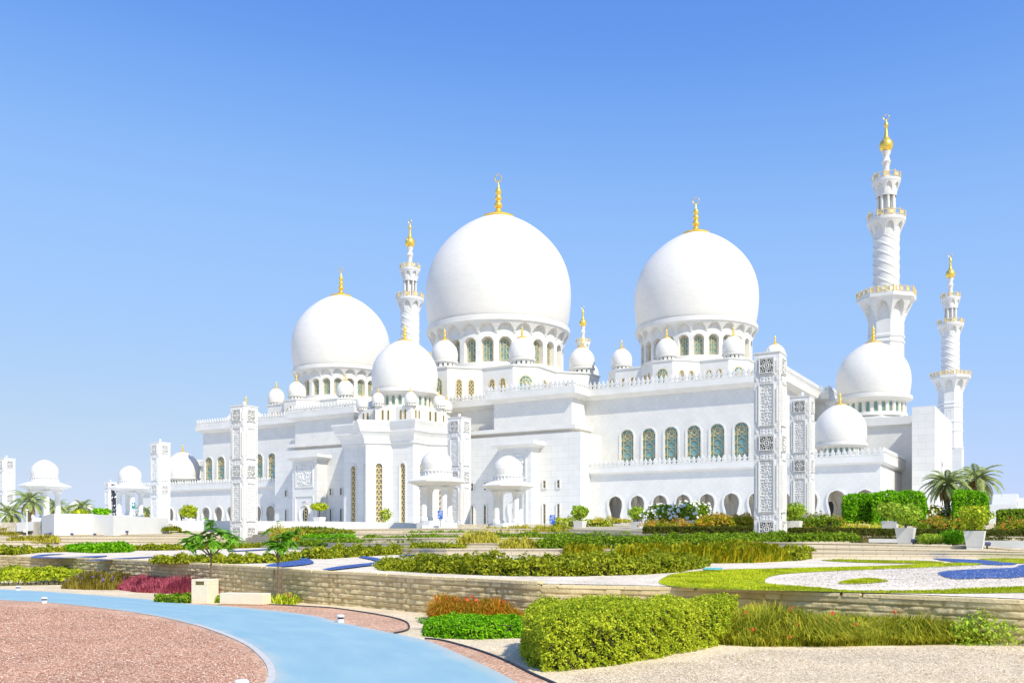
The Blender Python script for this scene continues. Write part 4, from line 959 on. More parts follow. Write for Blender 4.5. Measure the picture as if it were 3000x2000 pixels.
for n_, k in enumerate('abcde'):
    i = 2+2*n_; m = MB(); A = ST[:,i,:]; B = ST[:,i+1,:]; cxs = (colx-1500)/F
    pr = []
    for j in range(len(colx)):
        Yf = A[j,0]-.04; vs = [(cxs[j]*Yf, Yf, A[j,1]-.1), (cxs[j]*Yf, Yf, B[j,1]-.06), (cxs[j]*(Yf-.05), Yf-.05, B[j,1]-.06), (cxs[j]*(Yf-.05), Yf-.05, B[j,1]+.02), (cxs[j]*(Yf+.45), Yf+.45, B[j,1]+.02)]
        pr += vs
    m.add(pr, [(j*5+t,(j+1)*5+t,(j+1)*5+t+1,j*5+t+1) for j in range(len(colx)-1) for t in range(4)])
    tag(m.build('step_wall', M['tier']), tl[k], 'step wall', 'stone step walls of the garden')
def gpix(x, y):
    # first point of the stepped garden ground met by the sight line of a photo pixel
    st = stations(x); m_ = (HZ-y)/F
    for (Ya, za), (Yb, zb) in zip(st, st[1:]):
        fa, fb = za-(EYE+m_*Ya), zb-(EYE+m_*Yb)
        if fa <= 0 <= fb and fb > fa:
            t = -fa/(fb-fa); Y = Ya+(Yb-Ya)*t
            if Yb-Ya < .1: return Ya-.12, za
            return Y, za+(zb-za)*t
    return None
# ---- patterned beds on the terrace
def C6(l): return [ont1(1900+x/2.138, 1450+y/2.138) for x,y in l]
def C4(l): return [ont1(x/2.352, 1500+y/2.352) for x,y in l]
def C5(l): return [ont1(900+x/2.352, 1500+y/2.352) for x,y in l]
lay = [.006]
def bed(name, pts, mt, kind='structure', sm=3):
    lay[0] += .004; p = smoothline(pts, sm, True); z0 = lay[0]
    return tag(polymesh(name, p, lambda x,y: t1z(x,y)+z0, mt), kind=kind), p
G1 = C6([(65,540),(120,505),(230,485),(480,466),(1000,455),(1400,447),(1800,427),(2115,432),(1800,452),(1300,470),(950,486),(790,503),(735,525),(735,548),(800,560),(950,570),(1055,578),(1300,598),(1700,598),(2100,583),(2352,572),(2500,566),(2500,616),(2352,612),(1900,617),(1400,612),(900,600),(500,592),(200,578),(90,560)])
G2 = C6([(1190,553),(1240,535),(1370,524),(1500,540),(1400,552),(1250,557)])
G3 = C6([(1080,408),(1250,405),(1500,410),(1850,418),(1700,428),(1300,422)])
G4 = C6([(2085,398),(2352,392),(2480,395),(2480,425),(2200,425),(2100,412)])
M['lawnbase'] = mat('lawn_soil', (.26,.30,.01), .9, var=.3, scale=6)
for g, nm, n_ in ((G1,'lawn',30000),(G2,'lawn',2500),(G3,'lawn',4000),(G4,'lawn',4000)):
    _, p = bed('lawn_soil', g, M['lawnbase']); grass('lawn_grass', None, None, p, lambda x,y: t1z(x,y)+.01, n_, .07, .012, [L['lawn']], kind='stuff', lean=1.2)
for bl in (C6([(1810,490),(1880,475),(2100,462),(2290,456),(2320,440),(2420,436),(2420,508),(2100,522),(1930,528),(1850,512)]), C6([(1780,398),(1960,402),(2200,415),(2310,432),(2200,440),(1950,425)]),
  C4([(210,312),(240,300),(330,290),(450,290),(340,297),(285,306),(430,312),(600,305),(735,300),(720,308),(600,318),(450,320),(250,318)]), C4([(590,335),(700,325),(900,315),(1040,308),(1030,314),(850,325),(700,335)]),
  C4([(1570,268),(1700,262),(1900,250),(1910,256),(1750,266),(1600,272)]), C4([(1825,375),(1900,355),(2050,335),(2060,318),(2110,316),(2160,345),(2150,358),(2050,372),(1900,383)]),
  C5([(100,402),(200,380),(350,362),(470,348),(440,330),(350,312),(400,308),(510,325),(500,360),(380,378),(250,395),(150,404)]), C5([(620,300),(800,294),(830,298),(700,304)])):
    bed('blue_gravel', bl, M['bluegravel'], sm=2)
bed('teal_gravel', C6([(345,460),(465,462),(455,476),(350,474)]), M['tealgravel'], sm=1)
chips('gravel_stones', C6([(740,530),(1100,480),(1900,440),(2352,440),(2352,560),(1300,590),(1060,578)]), 9000, .035, [mat('stone_white',(.78,.75,.70),.9), mat('stone_grey',(.52,.47,.42),.9)], 0)
gs = bpy.data.objects['gravel_stones']; co = np.empty(len(gs.data.vertices)*3, np.float32); gs.data.vertices.foreach_get('co', co); co = co.reshape(-1,3); co[:,2] += t1z(co[:,0],co[:,1])+.012; gs.data.vertices.foreach_set('co', co.ravel())
# ================================================================== HEDGES
def row(label, pts, depth, mt, leaf, dens, lvl='t1', name='hedge', cat='hedge', rough=.13, spiky=0, flowers=0, seed=1, round_=.3, freq=1.2, skirt=0, grp=None, core=True):
    # pts: (photo x, base y, top y) along the front; lvl 't1', 'g' for ground, or a distance in metres
    fr = []; hs_ = []; zs_ = []
    for x, yb, yt in pts:
        if lvl == 't1': X, Y = ont1(x, yb); z = t1z(X, Y)
        elif lvl == 'g': X, Y = onz(x, yb, 0); z = 0
        else:
            g_ = gpix(x, yb); ok_ = g_ and (abs(g_[0]-lvl) < 5 or (x < 1060 and g_[0] < 112)); Y = g_[0] if ok_ else lvl; X = (x-1500)/F*Y; z = g_[1] if ok_ else EYE+(HZ-yb)*Y/F
            fr.append((X, Y)); zs_.append(z); hs_.append(EYE+(HZ-yt)*Y/F-z); continue
        fr.append((X, Y)); zs_.append(z); hs_.append((yb-yt)*Y/F)
    hs_ = [max(q-rough*.55-leaf*.4, .15) for q in hs_]
    bk = [(X+X/Y*depth*.9, Y+depth) for X, Y in fr]; poly = fr+bk[::-1]
    FX = np.array([p[0] for p in fr]); o_ = np.argsort(FX); FX = FX[o_]; HZs = np.array(hs_)[o_]; ZZ = np.array(zs_)[o_]; FY = np.array([p[1] for p in fr])[o_]
    k = depth*.5
    zf = (lambda x, y: t1z(x, y)) if lvl == 't1' else ((lambda x, y: np.interp(x, FX, ZZ)) if lvl != 'g' else (lambda x, y: 0*x))
    hf = lambda x, y: np.interp(x, FX, HZs)
    mats = mt if isinstance(mt, list) else [mt]
    return hedge(name, label, cat, poly, zf, hf, mats, leaf, dens, rough, grp, flowers, round_, freq, core, spiky, seed, skirt)
HG = 'clipped hedges of the garden'
# foreground hedges
FH = [onz(1548,1945,0),onz(1590,1968,0),onz(1660,1964,0),onz(1750,1955,0),onz(1900,1935,0),onz(2030,1905,0),onz(2095,1892,0),onz(2138,1884,0)]
FH += [(at(2156,1760,23.3)[0],23.3),(at(1950,1760,22.6)[0],22.6),(at(1700,1760,21.6)[0],21.6),(at(1560,1780,20.9)[0],20.9),(at(1538,1800,19.2)[0],19.2)]
hedge('hedge', 'large clipped lime green box hedge in the foreground beside the blue path', 'hedge', FH, 0, 1.04, [L['lime']], .031, 3000, .10, HG, round_=.25, freq=1.6, seed=4, gap=1.1, hole=-.32)
row('low bright green hedge just left of the large lime box hedge', [(1240,1862,1815),(1300,1870,1812),(1400,1873,1810),(1536,1868,1808)], 2.0, [L['bright']], .04, 1500, 'g', rough=.08, freq=2.2, grp=HG)
row('yellow green hedge with bare stems at the far left edge of the path', [(-120,1716,1662),(0,1716,1662),(200,1712,1660),(330,1704,1658),(430,1694,1660)], 3.2, [L['lime']], .10, 330, 'g', rough=.16, freq=1.2, grp=HG, skirt=.3, core=False)
m = MB()
for x in range(-100, 400, 13):
    X, Y = onz(x+rng.uniform(-4,4), 1712-max(0,(x-150))*.03, 0); m.tube([(X,Y+.3,-.02),(X+rng.uniform(-.06,.06),Y+.4,.25),(X+rng.uniform(-.15,.15),Y+.5,.6)], [.03,.025,.015], 5)
hs_ = bpy.data.objects['hedge.002']; st_ = m.build('stem', M['bark']); st_.parent = hs_
row('small low green hedge in front of the pink grass, behind the litter bin', [(452,1763,1741),(540,1767,1741),(645,1765,1742)], 1.6, [L['green']], .07, 500, 'g', rough=.07, freq=2, grp=HG)
# terrace hedges
row('long dark olive hedge on the white gravel above the stone wall, centre of the garden', [(1113,1670,1636),(1200,1675,1632),(1300,1680,1627),(1500,1687,1622),(1700,1688,1622),(1900,1682,1620),(2000,1675,1618),(2062,1662,1622)], 3.0, [L['olive']], .07, 650, rough=.26, freq=1.0, seed=8, grp=HG)
row('rust tinged feathery hedge behind the right half of the long dark olive hedge', [(1800,1652,1606),(1900,1652,1604),(2050,1650,1602),(2200,1648,1598),(2270,1645,1598),(2310,1642,1616)], 4.5, [L['rust']], .045, 420, rough=.22, freq=.9, spiky=.5, seed=12, grp=HG)
row('short rust green feathery clump behind the middle of the long dark olive hedge', [(1655,1632,1600),(1720,1632,1598),(1778,1630,1602)], 2.5, [L['rust']], .045, 420, rough=.2, spiky=.5, seed=13, grp=HG)
row('olive hedge tip ending beside the bare steps at the right', [(2296,1643,1602),(2340,1642,1596),(2388,1634,1597)], 4, [L['olive']], .1, 260, rough=.2, seed=21, grp=HG)
row('green feathery hedge row on the lowest step, right of centre', [(1578,1606,1572),(1700,1606,1570),(1850,1608,1568),(2000,1612,1570),(2150,1612,1566),(2280,1610,1564)], 3, [L['green']], .085, 380, 63, rough=.2, freq=1.1, seed=31, grp=HG)
row('fresh green hedge row in front of the nearest carved pillar', [(1900,1590,1562),(2050,1590,1558),(2150,1590,1556),(2318,1588,1556)], 3, [L['green']], .085, 340, 66.5, rough=.2, freq=1.1, seed=33, grp=HG)
row('dark green low hedge right of the nearest carved pillar', [(2322,1585,1558),(2400,1585,1556),(2480,1585,1558),(2520,1584,1562)], 3, [L['green']], .085, 340, 64, rough=.2, freq=1.1, seed=35, grp=HG)
row('dark green hedge row on a high step left of the long olive hedge', [(1062,1585,1566),(1150,1585,1564),(1250,1585,1563),(1346,1584,1564)], 3, [L['green']], .085, 240, 75, rough=.2, freq=1.1, seed=37, grp=HG)
row('green hedge on the topmost step below the left pavilion of the pair', [(1180,1568,1555),(1290,1568,1553),(1410,1566,1553)], 3, [L['green']], .085, 220, 88, rough=.2, freq=1.1, seed=39, grp=HG)
row('dark green hedge row on a high step below the right pavilion of the pair', [(1400,1580,1560),(1550,1580,1557),(1700,1580,1557),(1850,1578,1556)], 4, [L['green']], .085, 220, 79, rough=.2, freq=1.1, seed=41, grp=HG)
row('olive clump in front of a beige step wall, centre left', [(1200,1606,1586),(1280,1606,1584),(1365,1605,1588)], 2.5, [L['olive']], .1, 180, 64.5, rough=.2, seed=43, grp=HG)
row('olive hedge beside the curved blue gravel band', [(882,1636,1604),(950,1637,1598),(1060,1630,1596),(1150,1625,1594),(1194,1623,1600)], 3, [L['olive']], .1, 240, rough=.22, seed=45, grp=HG)
row('dark green hedge block behind the second young tree', [(874,1600,1575),(960,1600,1573),(1056,1596,1574)], 3, [L['green']], .1, 160, 71, rough=.2, seed=47, grp=HG)
row('bright green hedge row one step above the hedge block behind the second young tree', [(880,1583,1562),(960,1583,1560),(1038,1580,1561)], 3, [L['bright']], .1, 130, 80, rough=.18, seed=49, grp=HG)
row('topmost olive hedge row just below the low white podium wall', [(882,1570,1548),(960,1570,1548),(1035,1568,1549)], 3, [L['olive']], .11, 130, 86, rough=.2, seed=51, grp=HG)
row('long olive hedge right behind the first young tree, nearest the stone wall', [(445,1649,1624),(560,1651,1622),(700,1651,1622),(800,1648,1619),(870,1643,1621)], 2.6, [L['olive']], .1, 300, rough=.2, freq=1.1, seed=53, grp=HG)
row('yellow olive hedge behind the first young tree, second from the stone wall', [(374,1612,1594),(480,1612,1592),(600,1609,1590),(760,1603,1587),(868,1600,1588)], 3, [L['olive']], .12, 200, 70, rough=.2, seed=55, grp=HG)
row('smooth bright green hedge below the left end of the white podium wall', [(194,1616,1592),(280,1620,1588),(380,1617,1586)], 4, [L['bright']], .13, 190, 62, rough=.18, seed=57, grp=HG)
row('olive hedge at the far left of the gravel terrace', [(-80,1632,1606),(40,1626,1600),(120,1618,1596),(198,1616,1594)], 4, [L['olive']], .13, 190, 60, rough=.2, seed=59, grp=HG)
x_ok = lambda pts: True
GR = 'tufts of straw coloured grass'
def tuft(label, pts, depth, Y, mt='straw', n=1400, seed=3):
    g_ = [gpix(x, yb) for x, yb, yt in pts]; Y = float(np.median([q[0] for q in g_ if q])) if any(g_) and x_ok(pts) else Y
    fr = [at(x, yb, Y) for x, yb, yt in pts]; h = max((yb-yt) for _, yb, yt in pts)*Y/F
    poly = [(p[0],p[1]) for p in fr]+[(p[0]*(1+depth/Y),p[1]+depth) for p in fr[::-1]]; X = np.array([p[0] for p in fr]); Z = np.array([p[2] for p in fr])
    return grass('grass_tuft', label, 'grass tuft', poly, lambda x, y: np.interp(x, X, Z), n, h*.9, .045, [L[mt]], group=GR, lean=.8, hvar=.4, seed=seed)
tuft('golden grass tuft on the steps below the left pavilion of the pair', [(1342,1592,1562),(1400,1593,1560),(1465,1592,1566)], 4, 70)
tuft('golden grass tuft on the step right of the centre, beside green hedge row', [(1462,1606,1582),(1520,1606,1578),(1582,1606,1580)], 3, 63.5)
tuft('golden grass tuft between the two pavilions on the topmost step', [(1410,1558,1542),(1480,1559,1538),(1560,1557,1544)], 3, 92)
tuft('golden green grass tuft below the right hand blue sign', [(1560,1556,1540),(1680,1556,1538)], 3, 95, 'rust')
tuft('yellow green grass tuft at the foot of the large left carved pillar', [(790,1585,1552),(850,1586,1546),(900,1584,1555)], 3, 83)
tuft('straw grass tuft spilling over a step at the far left, below the lamp post', [(18,1590,1570),(90,1590,1566),(176,1588,1574)], 2.5, 74)
tuft('dry grass tuft on the upper steps at the extreme left edge', [(-30,1569,1555),(20,1569,1554),(54,1568,1558)], 2.5, 82)
tuft('dry grass tuft right beside the corner of the white podium wall', [(60,1560,1548),(90,1560,1547),(122,1560,1550)], 2.5, 88)
tuft('grass tuft along the foot of the leftmost carved pillar', [(-30,1553,1538),(10,1553,1536),(46,1552,1540)], 2.5, 95)
tuft('rounded green grass tuft against the long white podium wall, left', [(426,1554,1540),(470,1554,1538),(532,1555,1545)], 2, 86, 'olive')
tuft('thin grass strip on the step below the long white podium wall, left', [(490,1563,1555),(560,1563,1556)], 1.5, 84, 'olive', 1600)
tuft('yellow grass tuft along the low white podium wall right of the large left pillar', [(780,1556,1546),(880,1555,1541),(990,1553,1545)], 2, 92, 'olive')
# foreground beds
def gl(l): return [onz(x,y,0) for x,y in l]
bedp = gl([(2080,1886),(2200,1893),(2400,1893),(2600,1890),(2800,1886),(3060,1882),(3300,1880)])+[(at(3300,1800,21.3)[0],21.3),(at(3060,1800,21.7)[0],21.7),(at(2800,1800,22.4)[0],22.4),(at(2600,1800,23.0)[0],23.0),(at(2400,1800,23.6)[0],23.6),(at(2160,1800,24.6)[0],24.6)]
grass('grass_bed', 'long bed of wispy olive grass with red flowers below the stone wall at right', 'grass bed', bedp, 0, 27000, .62, .011, [leafmat('olive_grass', (.12,.19,.006), (.66,.62,.05)), L['redfl']], flowers=42, lean=1.5, hvar=.45, seed=6, fl_size=.045)
bp2 = bedp[3:8]
hedge('shrub', 'low leafy green shrub at the right end of the wispy grass bed', 'shrub', [at(x,1700,Y)[:2] for x,Y in ((2790,21.3),(3150,21.1),(3150,21.7),(2800,22.0))], 0, .60, [L['fresh']], .045, 560, .26, freq=2, seed=9, core=False)
rp_ = gl([(1265,1826),(1400,1826),(1536,1822)])+[(at(1545,1800,27.3)[0],27.3),(at(1400,1800,28.2)[0],28.2),(at(1258,1800,29)[0],29)]
grass('grass_bed', 'rusty orange grass with red flowers behind the low bright green hedge', 'grass bed', rp_, 0, 13000, .66, .012, [leafmat('rusty_grass', (.26,.28,.010), (.90,.42,.05)), L['redfl']], flowers=34, lean=1.0, hvar=.3, seed=7, fl_size=.05)
pp = gl([(310,1722),(400,1735),(560,1741),(690,1736)])+gl([(660,1716),(480,1712),(330,1711)])
grass('grass_bed', 'feathery dark pink grass at the foot of the stone wall beside the litter bin', 'grass bed', pp, 0, 16000, .60, .016, [L['pink']], lean=1.0, hvar=.25, seed=8)
vp_ = gl([(178,1724),(250,1727),(330,1728),(430,1716),(480,1712)])+gl([(460,1706),(350,1703),(230,1708)])
grass('flower_bed', 'olive flower bed with small violet flowers left of the pink grass', 'flower bed', vp_, 0, 9000, .72, .02, [leafmat('olive_brown_stems', (.18,.16,.015), (.38,.29,.05)), leafmat('violet_flowers', (.20,.14,.48), (.32,.24,.62))], flowers=130, lean=.5, hvar=.3, seed=10, fl_size=.05)
# dry bases of the young trees: sparse plants
grass('grass_tuft', 'sparse weedy plants round the foot of the staked young tree', 'grass tuft', gl([(775,1766),(860,1772),(880,1764),(790,1758)]), 0, 320, .3, .03, [L['lime'], L['pink']], flowers=8, lean=.9)
# ================================================================== FURNITURE IN THE FOREGROUND
RB_ = -.28
bx, by = onz(592,1767,0); b = thing('litter_bin', 'cream square litter bin with a slot and grey top ring beside the blue path', 'litter bin', (bx,by+.35,0), RB_)
m = MB(); hw, hh = .36, .92; m.box(-hw,hw,-hw,hw,0,.70); m.box(-hw,-.19,-hw,hw,.70,.84); m.box(.19,hw,-hw,hw,.70,.84); m.box(-.19,.19,-hw+.14,hw,.70,.84); m.box(-hw,hw,-hw,hw,.84,hh)
o = m.build('body', M['concrete'], b); bm_ = o.modifiers.new('bevel','BEVEL'); bm_.width = .012; bm_.segments = 2
m = MB(); m.box(-.19,.19,-hw+.02,-hw+.03,.70,.84); m.build('slot', mat('slot_ochre',(.16,.12,.03),.7), b)
m = MB(); m.box(-hw-.012,-hw,-.16,-.02,.52,.72); m.box(-hw-.02,-hw-.012,-.12,-.06,.70,.76); m.build('ash_tray', M['metal'], b)
bx, by = onz(712,1774,0); b = thing('bench', 'plain cream concrete block bench beside the litter bin', 'bench', (bx,by+.3,0), RB_)
m = MB(); m.box(-.90,.90,-.28,.28,.06,.46); m.box(-.86,.86,-.24,.24,0,.06)
o = m.build('seat', M['concrete'], b); bm_ = o.modifiers.new('bevel','BEVEL'); bm_.width = .012; bm_.segments = 2
def path_light(x, y, label):
    X, Y = onz(x, y, 0); t = thing('path_light', label, 'path light', (X,Y,0), 0, 'low round path lights')
    m = MB(); m.lathe([(.10,0),(.10,.11),(.085,.11),(.085,.17),(.11,.17),(.115,.21),(.09,.235),(.0,.24)], 20); m.build('housing', M['white'], t, 40)
    m = MB(); m.lathe([(.088,.112),(.088,.168)], 20); m.build('louvre', M['dark'], t); return t
pl_ = path_light(998,1823,'low white path light on the red mulch strip right of the bench')
for x, y, lb in ((53,1729,'low white path light at the far edge of the blue path, extreme left'),(130,1766,'low white path light at the near edge of the blue path, left'),(708,2034,'low white path light cut off by the bottom edge of the photo')):
    X, Y = onz(x,y,0); copy_tree(pl_, None, loc=(X,Y,0), label=lb)
# young trees
def frond_cluster(C, d, n, ln, V, Q):
    # a whorl of drooping compound leaves at a twig end
    for k in range(n):
        a = rng.uniform(0,6.283); el = rng.uniform(-.75,.45); dr = np.array([math.cos(a)*math.cos(el), math.sin(a)*math.cos(el), math.sin(el)])+.35*d; dr /= np.linalg.norm(dr)
        s = np.cross(dr, [0,0,1.]); s /= np.linalg.norm(s)+1e-9; up = np.cross(s, dr); L_ = ln*rng.uniform(.6,1.2)
        for j in range(11):
            t = .12+.88*j/10; p = C+dr*L_*t-np.array([0,0,1.])*L_*.35*t*t
            for sg in (-1,1):
                q = s*sg*.8+dr*.55; q /= np.linalg.norm(q); w_ = L_*.30*math.sin(math.pi*min(1,(.25+.7*t))); b_ = np.cross(q, up)*w_*.40; tip = p+q*w_-up*w_*.25; md = p+q*w_*.5-up*w_*.03
                i = len(V); V += [p, md+b_, tip, md-b_]; Q.append([i,i+1,i+2,i+3])
def young_tree(x, y, label, H, crown, seed, stakes=False):
    global rng
    rng = np.random.default_rng(seed); X, Y = onz(x, y, 0); t = thing('young_tree', label, 'tree', (X,Y,0))
    fork = H*.52; m = MB(); m.tube([(0,0,-.05),(.02,0,fork*.5),(-.01,.02,fork),(.03,0,H*.75)], [.045,.036,.032,.018], 8); V, Q = [], []
    for cx, cy, cz, n, l_ in crown:
        m.tube([(-.01,.02,fork+ (cz-fork)*.05),(cx*.45,cy*.45,fork+(cz-fork)*.5),(cx,cy,cz)], [.024,.017,.008], 6); frond_cluster(np.array([cx,cy,cz]), np.array([cx,cy,.25])/ (abs(cx)+abs(cy)+.3), n, l_, V, Q)
    m.build('trunk', M['bark'], t, 60); npmesh('crown', np.array(V), np.array(Q), [L['tree']], t)
    if stakes:
        for sx in (-.17,.13):
            m = MB(); m.tube([(sx,.06,-.02),(sx,.06,1.28)], .03, 6); m.box(sx-.03,sx+.03,.03,.09,.4,.44); m.build('stake', M['bark'], t)
young_tree(618,1762,'young tree with dark green drooping leaves standing behind the litter bin', 3.3, [(0,0,3.12,15,.44),(-.5,.1,2.6,18,.56),(.5,0,2.7,18,.54),(.82,.15,2.55,16,.52),(-.85,0,2.38,17,.56),(.2,-.3,2.4,15,.5),(-.2,.3,2.65,14,.5),(.5,.3,2.25,12,.46),(.12,0,2.85,13,.46),(-.3,-.2,2.3,10,.42),(-1.0,.2,2.5,9,.42)], 5)
young_tree(815,1764,'slender staked young tree with a thin crown in front of the stone wall', 3.1, [(.25,0,2.55,24,.55),(-.15,.1,2.35,20,.52),(.55,.1,2.7,13,.48),(.1,-.2,2.2,22,.48),(.35,.2,2.3,20,.48),(-.45,0,2.75,5,.35),(.75,0,2.85,6,.35),(-.05,0,3.1,3,.25),(.0,.2,2.6,9,.4)], 9, True)
rng = np.random.default_rng(21)
# ================================================================== CARVED PILLARS
def ros(X, Z):
    x, z = np.abs(X)/.6, np.abs(Z-.6)/.6; a, b = np.maximum(x,z), np.minimum(x,z); r = np.hypot(x,z)
    p = np.sin(15*a+2.4*np.sin(9*b))*np.cos(13*b-2*np.sin(8*a)); q = np.where(np.abs(r-.34) < .07, 1, np.where(r < .12, 1, p*2.4+.42))
    return np.where(a > .90, 1, np.clip(q, 0, 1))
def tall_(hh):
    def f(X, Z):
        x = np.abs(X); z = np.abs(((Z+.2) % 1.4)-.7); a = np.sin(24*x+2.6*np.sin(9*z))*np.cos(15*z+3.0*np.sin(10*x)); e = (np.abs(X) > .53)|(Z < .07)|(Z > hh-.07); return np.where(e, 1, np.clip(.5+1.7*a,0,1))
    return f
def rel_(X, Z):
    x = np.abs(X); a = np.sin(20*x-12*Z+1.5*np.sin(12*x))*np.cos(13*Z+8*x); return np.clip(.5+1.3*a,0,1)
PW = 2.16
def pillar_parts(root, z0, ztop):
    h = PW/2; m = MB(); m.box(-h,h,-h,h,z0-.5,ztop); m.box(-h-.06,h+.06,-h-.06,h+.06,ztop,ztop+.10); m.box(-h-.05,h+.05,-h-.05,h+.05,z0-.5,z0+.35)
    o = m.build('shaft', M['plaster'], root); prot = {}
    lay_ = [('sq',16.42,1.22),('rel',15.68,.62),('tallA',12.05,3.4),('rel',11.3,.62),('sq',9.94,1.22),('rel',9.2,.62),('tallB',4.8,4.25),('rel',4.1,.6),('sq',2.75,1.22)]
    for face in (0, 1):
        rz = 0 if face == 0 else R_(90); fm = MB()
        for kind, zz, hh in lay_:
            z = zz+(ztop-18.1)
            if z < z0+.25: continue
            wd = {'sq':1.14,'rel':1.08,'tallA':1.14,'tallB':1.14}[kind]
            if kind != 'rel': ribbon(fm, [(-wd/2-.06,z-.06),(wd/2+.06,z-.06),(wd/2+.06,z+hh+.06),(-wd/2-.06,z+hh+.06)], .13, -h-.13, -h, closed=True)
            if kind.startswith('tall'):
                for s_ in (-1,1): fm.box(s_*.86-.045,s_*.86+.045,-h-.10,-h+.0,z+.3,z+hh-.3)
            else:
                for s_ in (-1,1): fm.box(s_*.86-.07,s_*.86+.07,-h-.06,-h+.0,z+.15,z+hh-.15)
            if kind not in prot:
                if kind == 'sq': q = scrollwork('lattice_panel', 1.2, 1.2, .16, .025, ros, [M['plaster'], M['hole_shade']], root, .36)
                elif kind == 'rel': q = scrollwork('carved_panel', 1.08, hh, .05, .045, rel_, M['plaster'], root)
                else: q = scrollwork('carved_panel', 1.14, hh, .07, .036, tall_(hh), M['plaster'], root)
                prot[kind] = q
            else: q = copy_tree(prot[kind], root)
            q.location = ((0,-h-.015,z) if face == 0 else (h+.015,0,z)); q.rotation_euler = (0,0,rz)
        # shallow relief along both edges
        for s_ in (-1,1):
            z = z0+.6
            while z < ztop-.6: fm.box(s_*(h-.07)-.03,s_*(h-.07)+.03,-h-.018,-h,z,z+.62); z += .75
        f = fm.build('face_frame', M['plaster'], root); f.rotation_euler = (0,0,rz)
    m = MB(); m.lathe([(.12,ztop+.1),(.12,ztop+.3),(.22,ztop+.42),(.2,ztop+.6),(.0,ztop+.68)], 10); m.build('top_light', M['white'], root, 50)
PL = [(2284,77.7,2.0,1030,'nearest and tallest looking carved white pillar, right of centre'),(2372,101.7,3.5,1160,'second carved white pillar just right of the nearest one'),
 (714,107.5,2.28,1187,'large carved white pillar behind the two young trees, left of centre'),(1352,119,4.0,1222,'slim carved white pillar between the star plan tower and the right pavilion'),
 (466,149.5,3.5,1295,'carved white pillar left of the arcade windows, beside a small roof dome'),(12,175,3.5,1342,'carved white pillar cut by the left edge of the photo'),(321,249,4.0,1411,'farthest carved white pillar with dark lattice, behind the left pavilion')]
for x, Y, z0, yt, lb in PL:
    X, _, zt = at(x, yt, Y); root = thing('carved_pillar', lb, 'pillar', (X-PW/2*(CU-SU)*1.0, Y+PW/2*(SU+CU)*1.0, 0), -TH, 'carved white garden pillars'); pillar_parts(root, z0, zt)
    if x == 321:
        q = scrollwork('lattice_panel', 1.5, zt-z0-1.5, .2, .09, lambda X, Z: np.clip(.5+1.5*np.sin(4.2*X+1.6*np.sin(3.1*Z))*np.cos(2.6*Z+2*np.sin(2.2*X))-.9*(np.abs(X) < .5), 0, 1), [M['plaster'], M['dark']], root, .42)  # dark faces paint the shade inside the perforations
        q.location = (PW/2+.22, 0, z0+.8); q.rotation_euler = (0,0,R_(90))
# ================================================================== PAVILIONS
def pavilion_parts(root):
    oc = [(math.cos(R_(45*k+22.5)), math.sin(R_(45*k+22.5))) for k in range(8)]; r8 = lambda r: [(c*r,s*r) for c,s in oc]
    m = MB(); m.prism(r8(2.6), -1.2, 0); m.prism(r8(2.15), -.001, .25); m.build('plinth', M['plaster'], root)
    for k in range(4):
        a = R_(26+90*k); c = (1.75*math.cos(a), 1.75*math.sin(a)); m = MB()
        m.lathe([(.50,.25),(.50,.6),(.40,.72),(.40,3.55),(.44,3.75),(.56,4.0),(.7,4.2)], 8, (*c,0), ph=.5); m.build('column', M['plaster'], root)
    m = MB(); m.prism(r8(2.25), 4.15, 4.38); m.prism(r8(2.5), 4.38, 4.55, taper=1.04); m.prism(r8(2.85), 4.55, 4.69, taper=1.05); m.prism(r8(3.2), 4.69, 4.82, taper=1.05); m.prism(r8(3.62), 4.82, 4.98)
    m.sweep([p for p in r8(3.62)], [(0,4.98),(-.15,5.06),(-1.2,5.45),(-1.75,5.62),(-3,5.63)], closed=True); m.build('roof', M['plaster'], root)
    m = MB(); m.lathe([(1.9,5.5),(1.9,5.68),(1.79,5.7),(1.79,6.1)], 40)
    for k in range(26): a = 2*math.pi*k/26; c, s_ = math.cos(a), math.sin(a); m.lathe([(.10,5.68),(.10,6.1)], 6, (1.82*c,1.82*s_,0))
    m.lathe([(1.72,6.08),(1.93,6.1),(1.93,6.24),(1.82,6.26)], 40); m.build('drum', M['plaster'], root, 35)
    m = MB(); m.lathe([(x,y+6.2) for x,y in dome_profile(1.87, 2.62)], 48); m.build('dome', M['dome'], root, 60)
pv_ = None
for x, yb, Y, lb in ((1279,1531,112,'domed white pavilion with eight-sided eaves before the star plan tower'),(1488,1538,118,'domed white pavilion with eight-sided eaves in front of the right porch'),
  (131,1522,137,'domed white pavilion at the far left among palm trees'),(381,1514,160,'domed white pavilion behind the white podium wall, left of a carved pillar')):
    p = at(x, yb, Y)
    if pv_ is None: pv_ = thing('pavilion', lb, 'pavilion', p, R_(8), 'domed garden pavilions'); pavilion_parts(pv_)
    else: copy_tree(pv_, None, loc=p, label=lb)
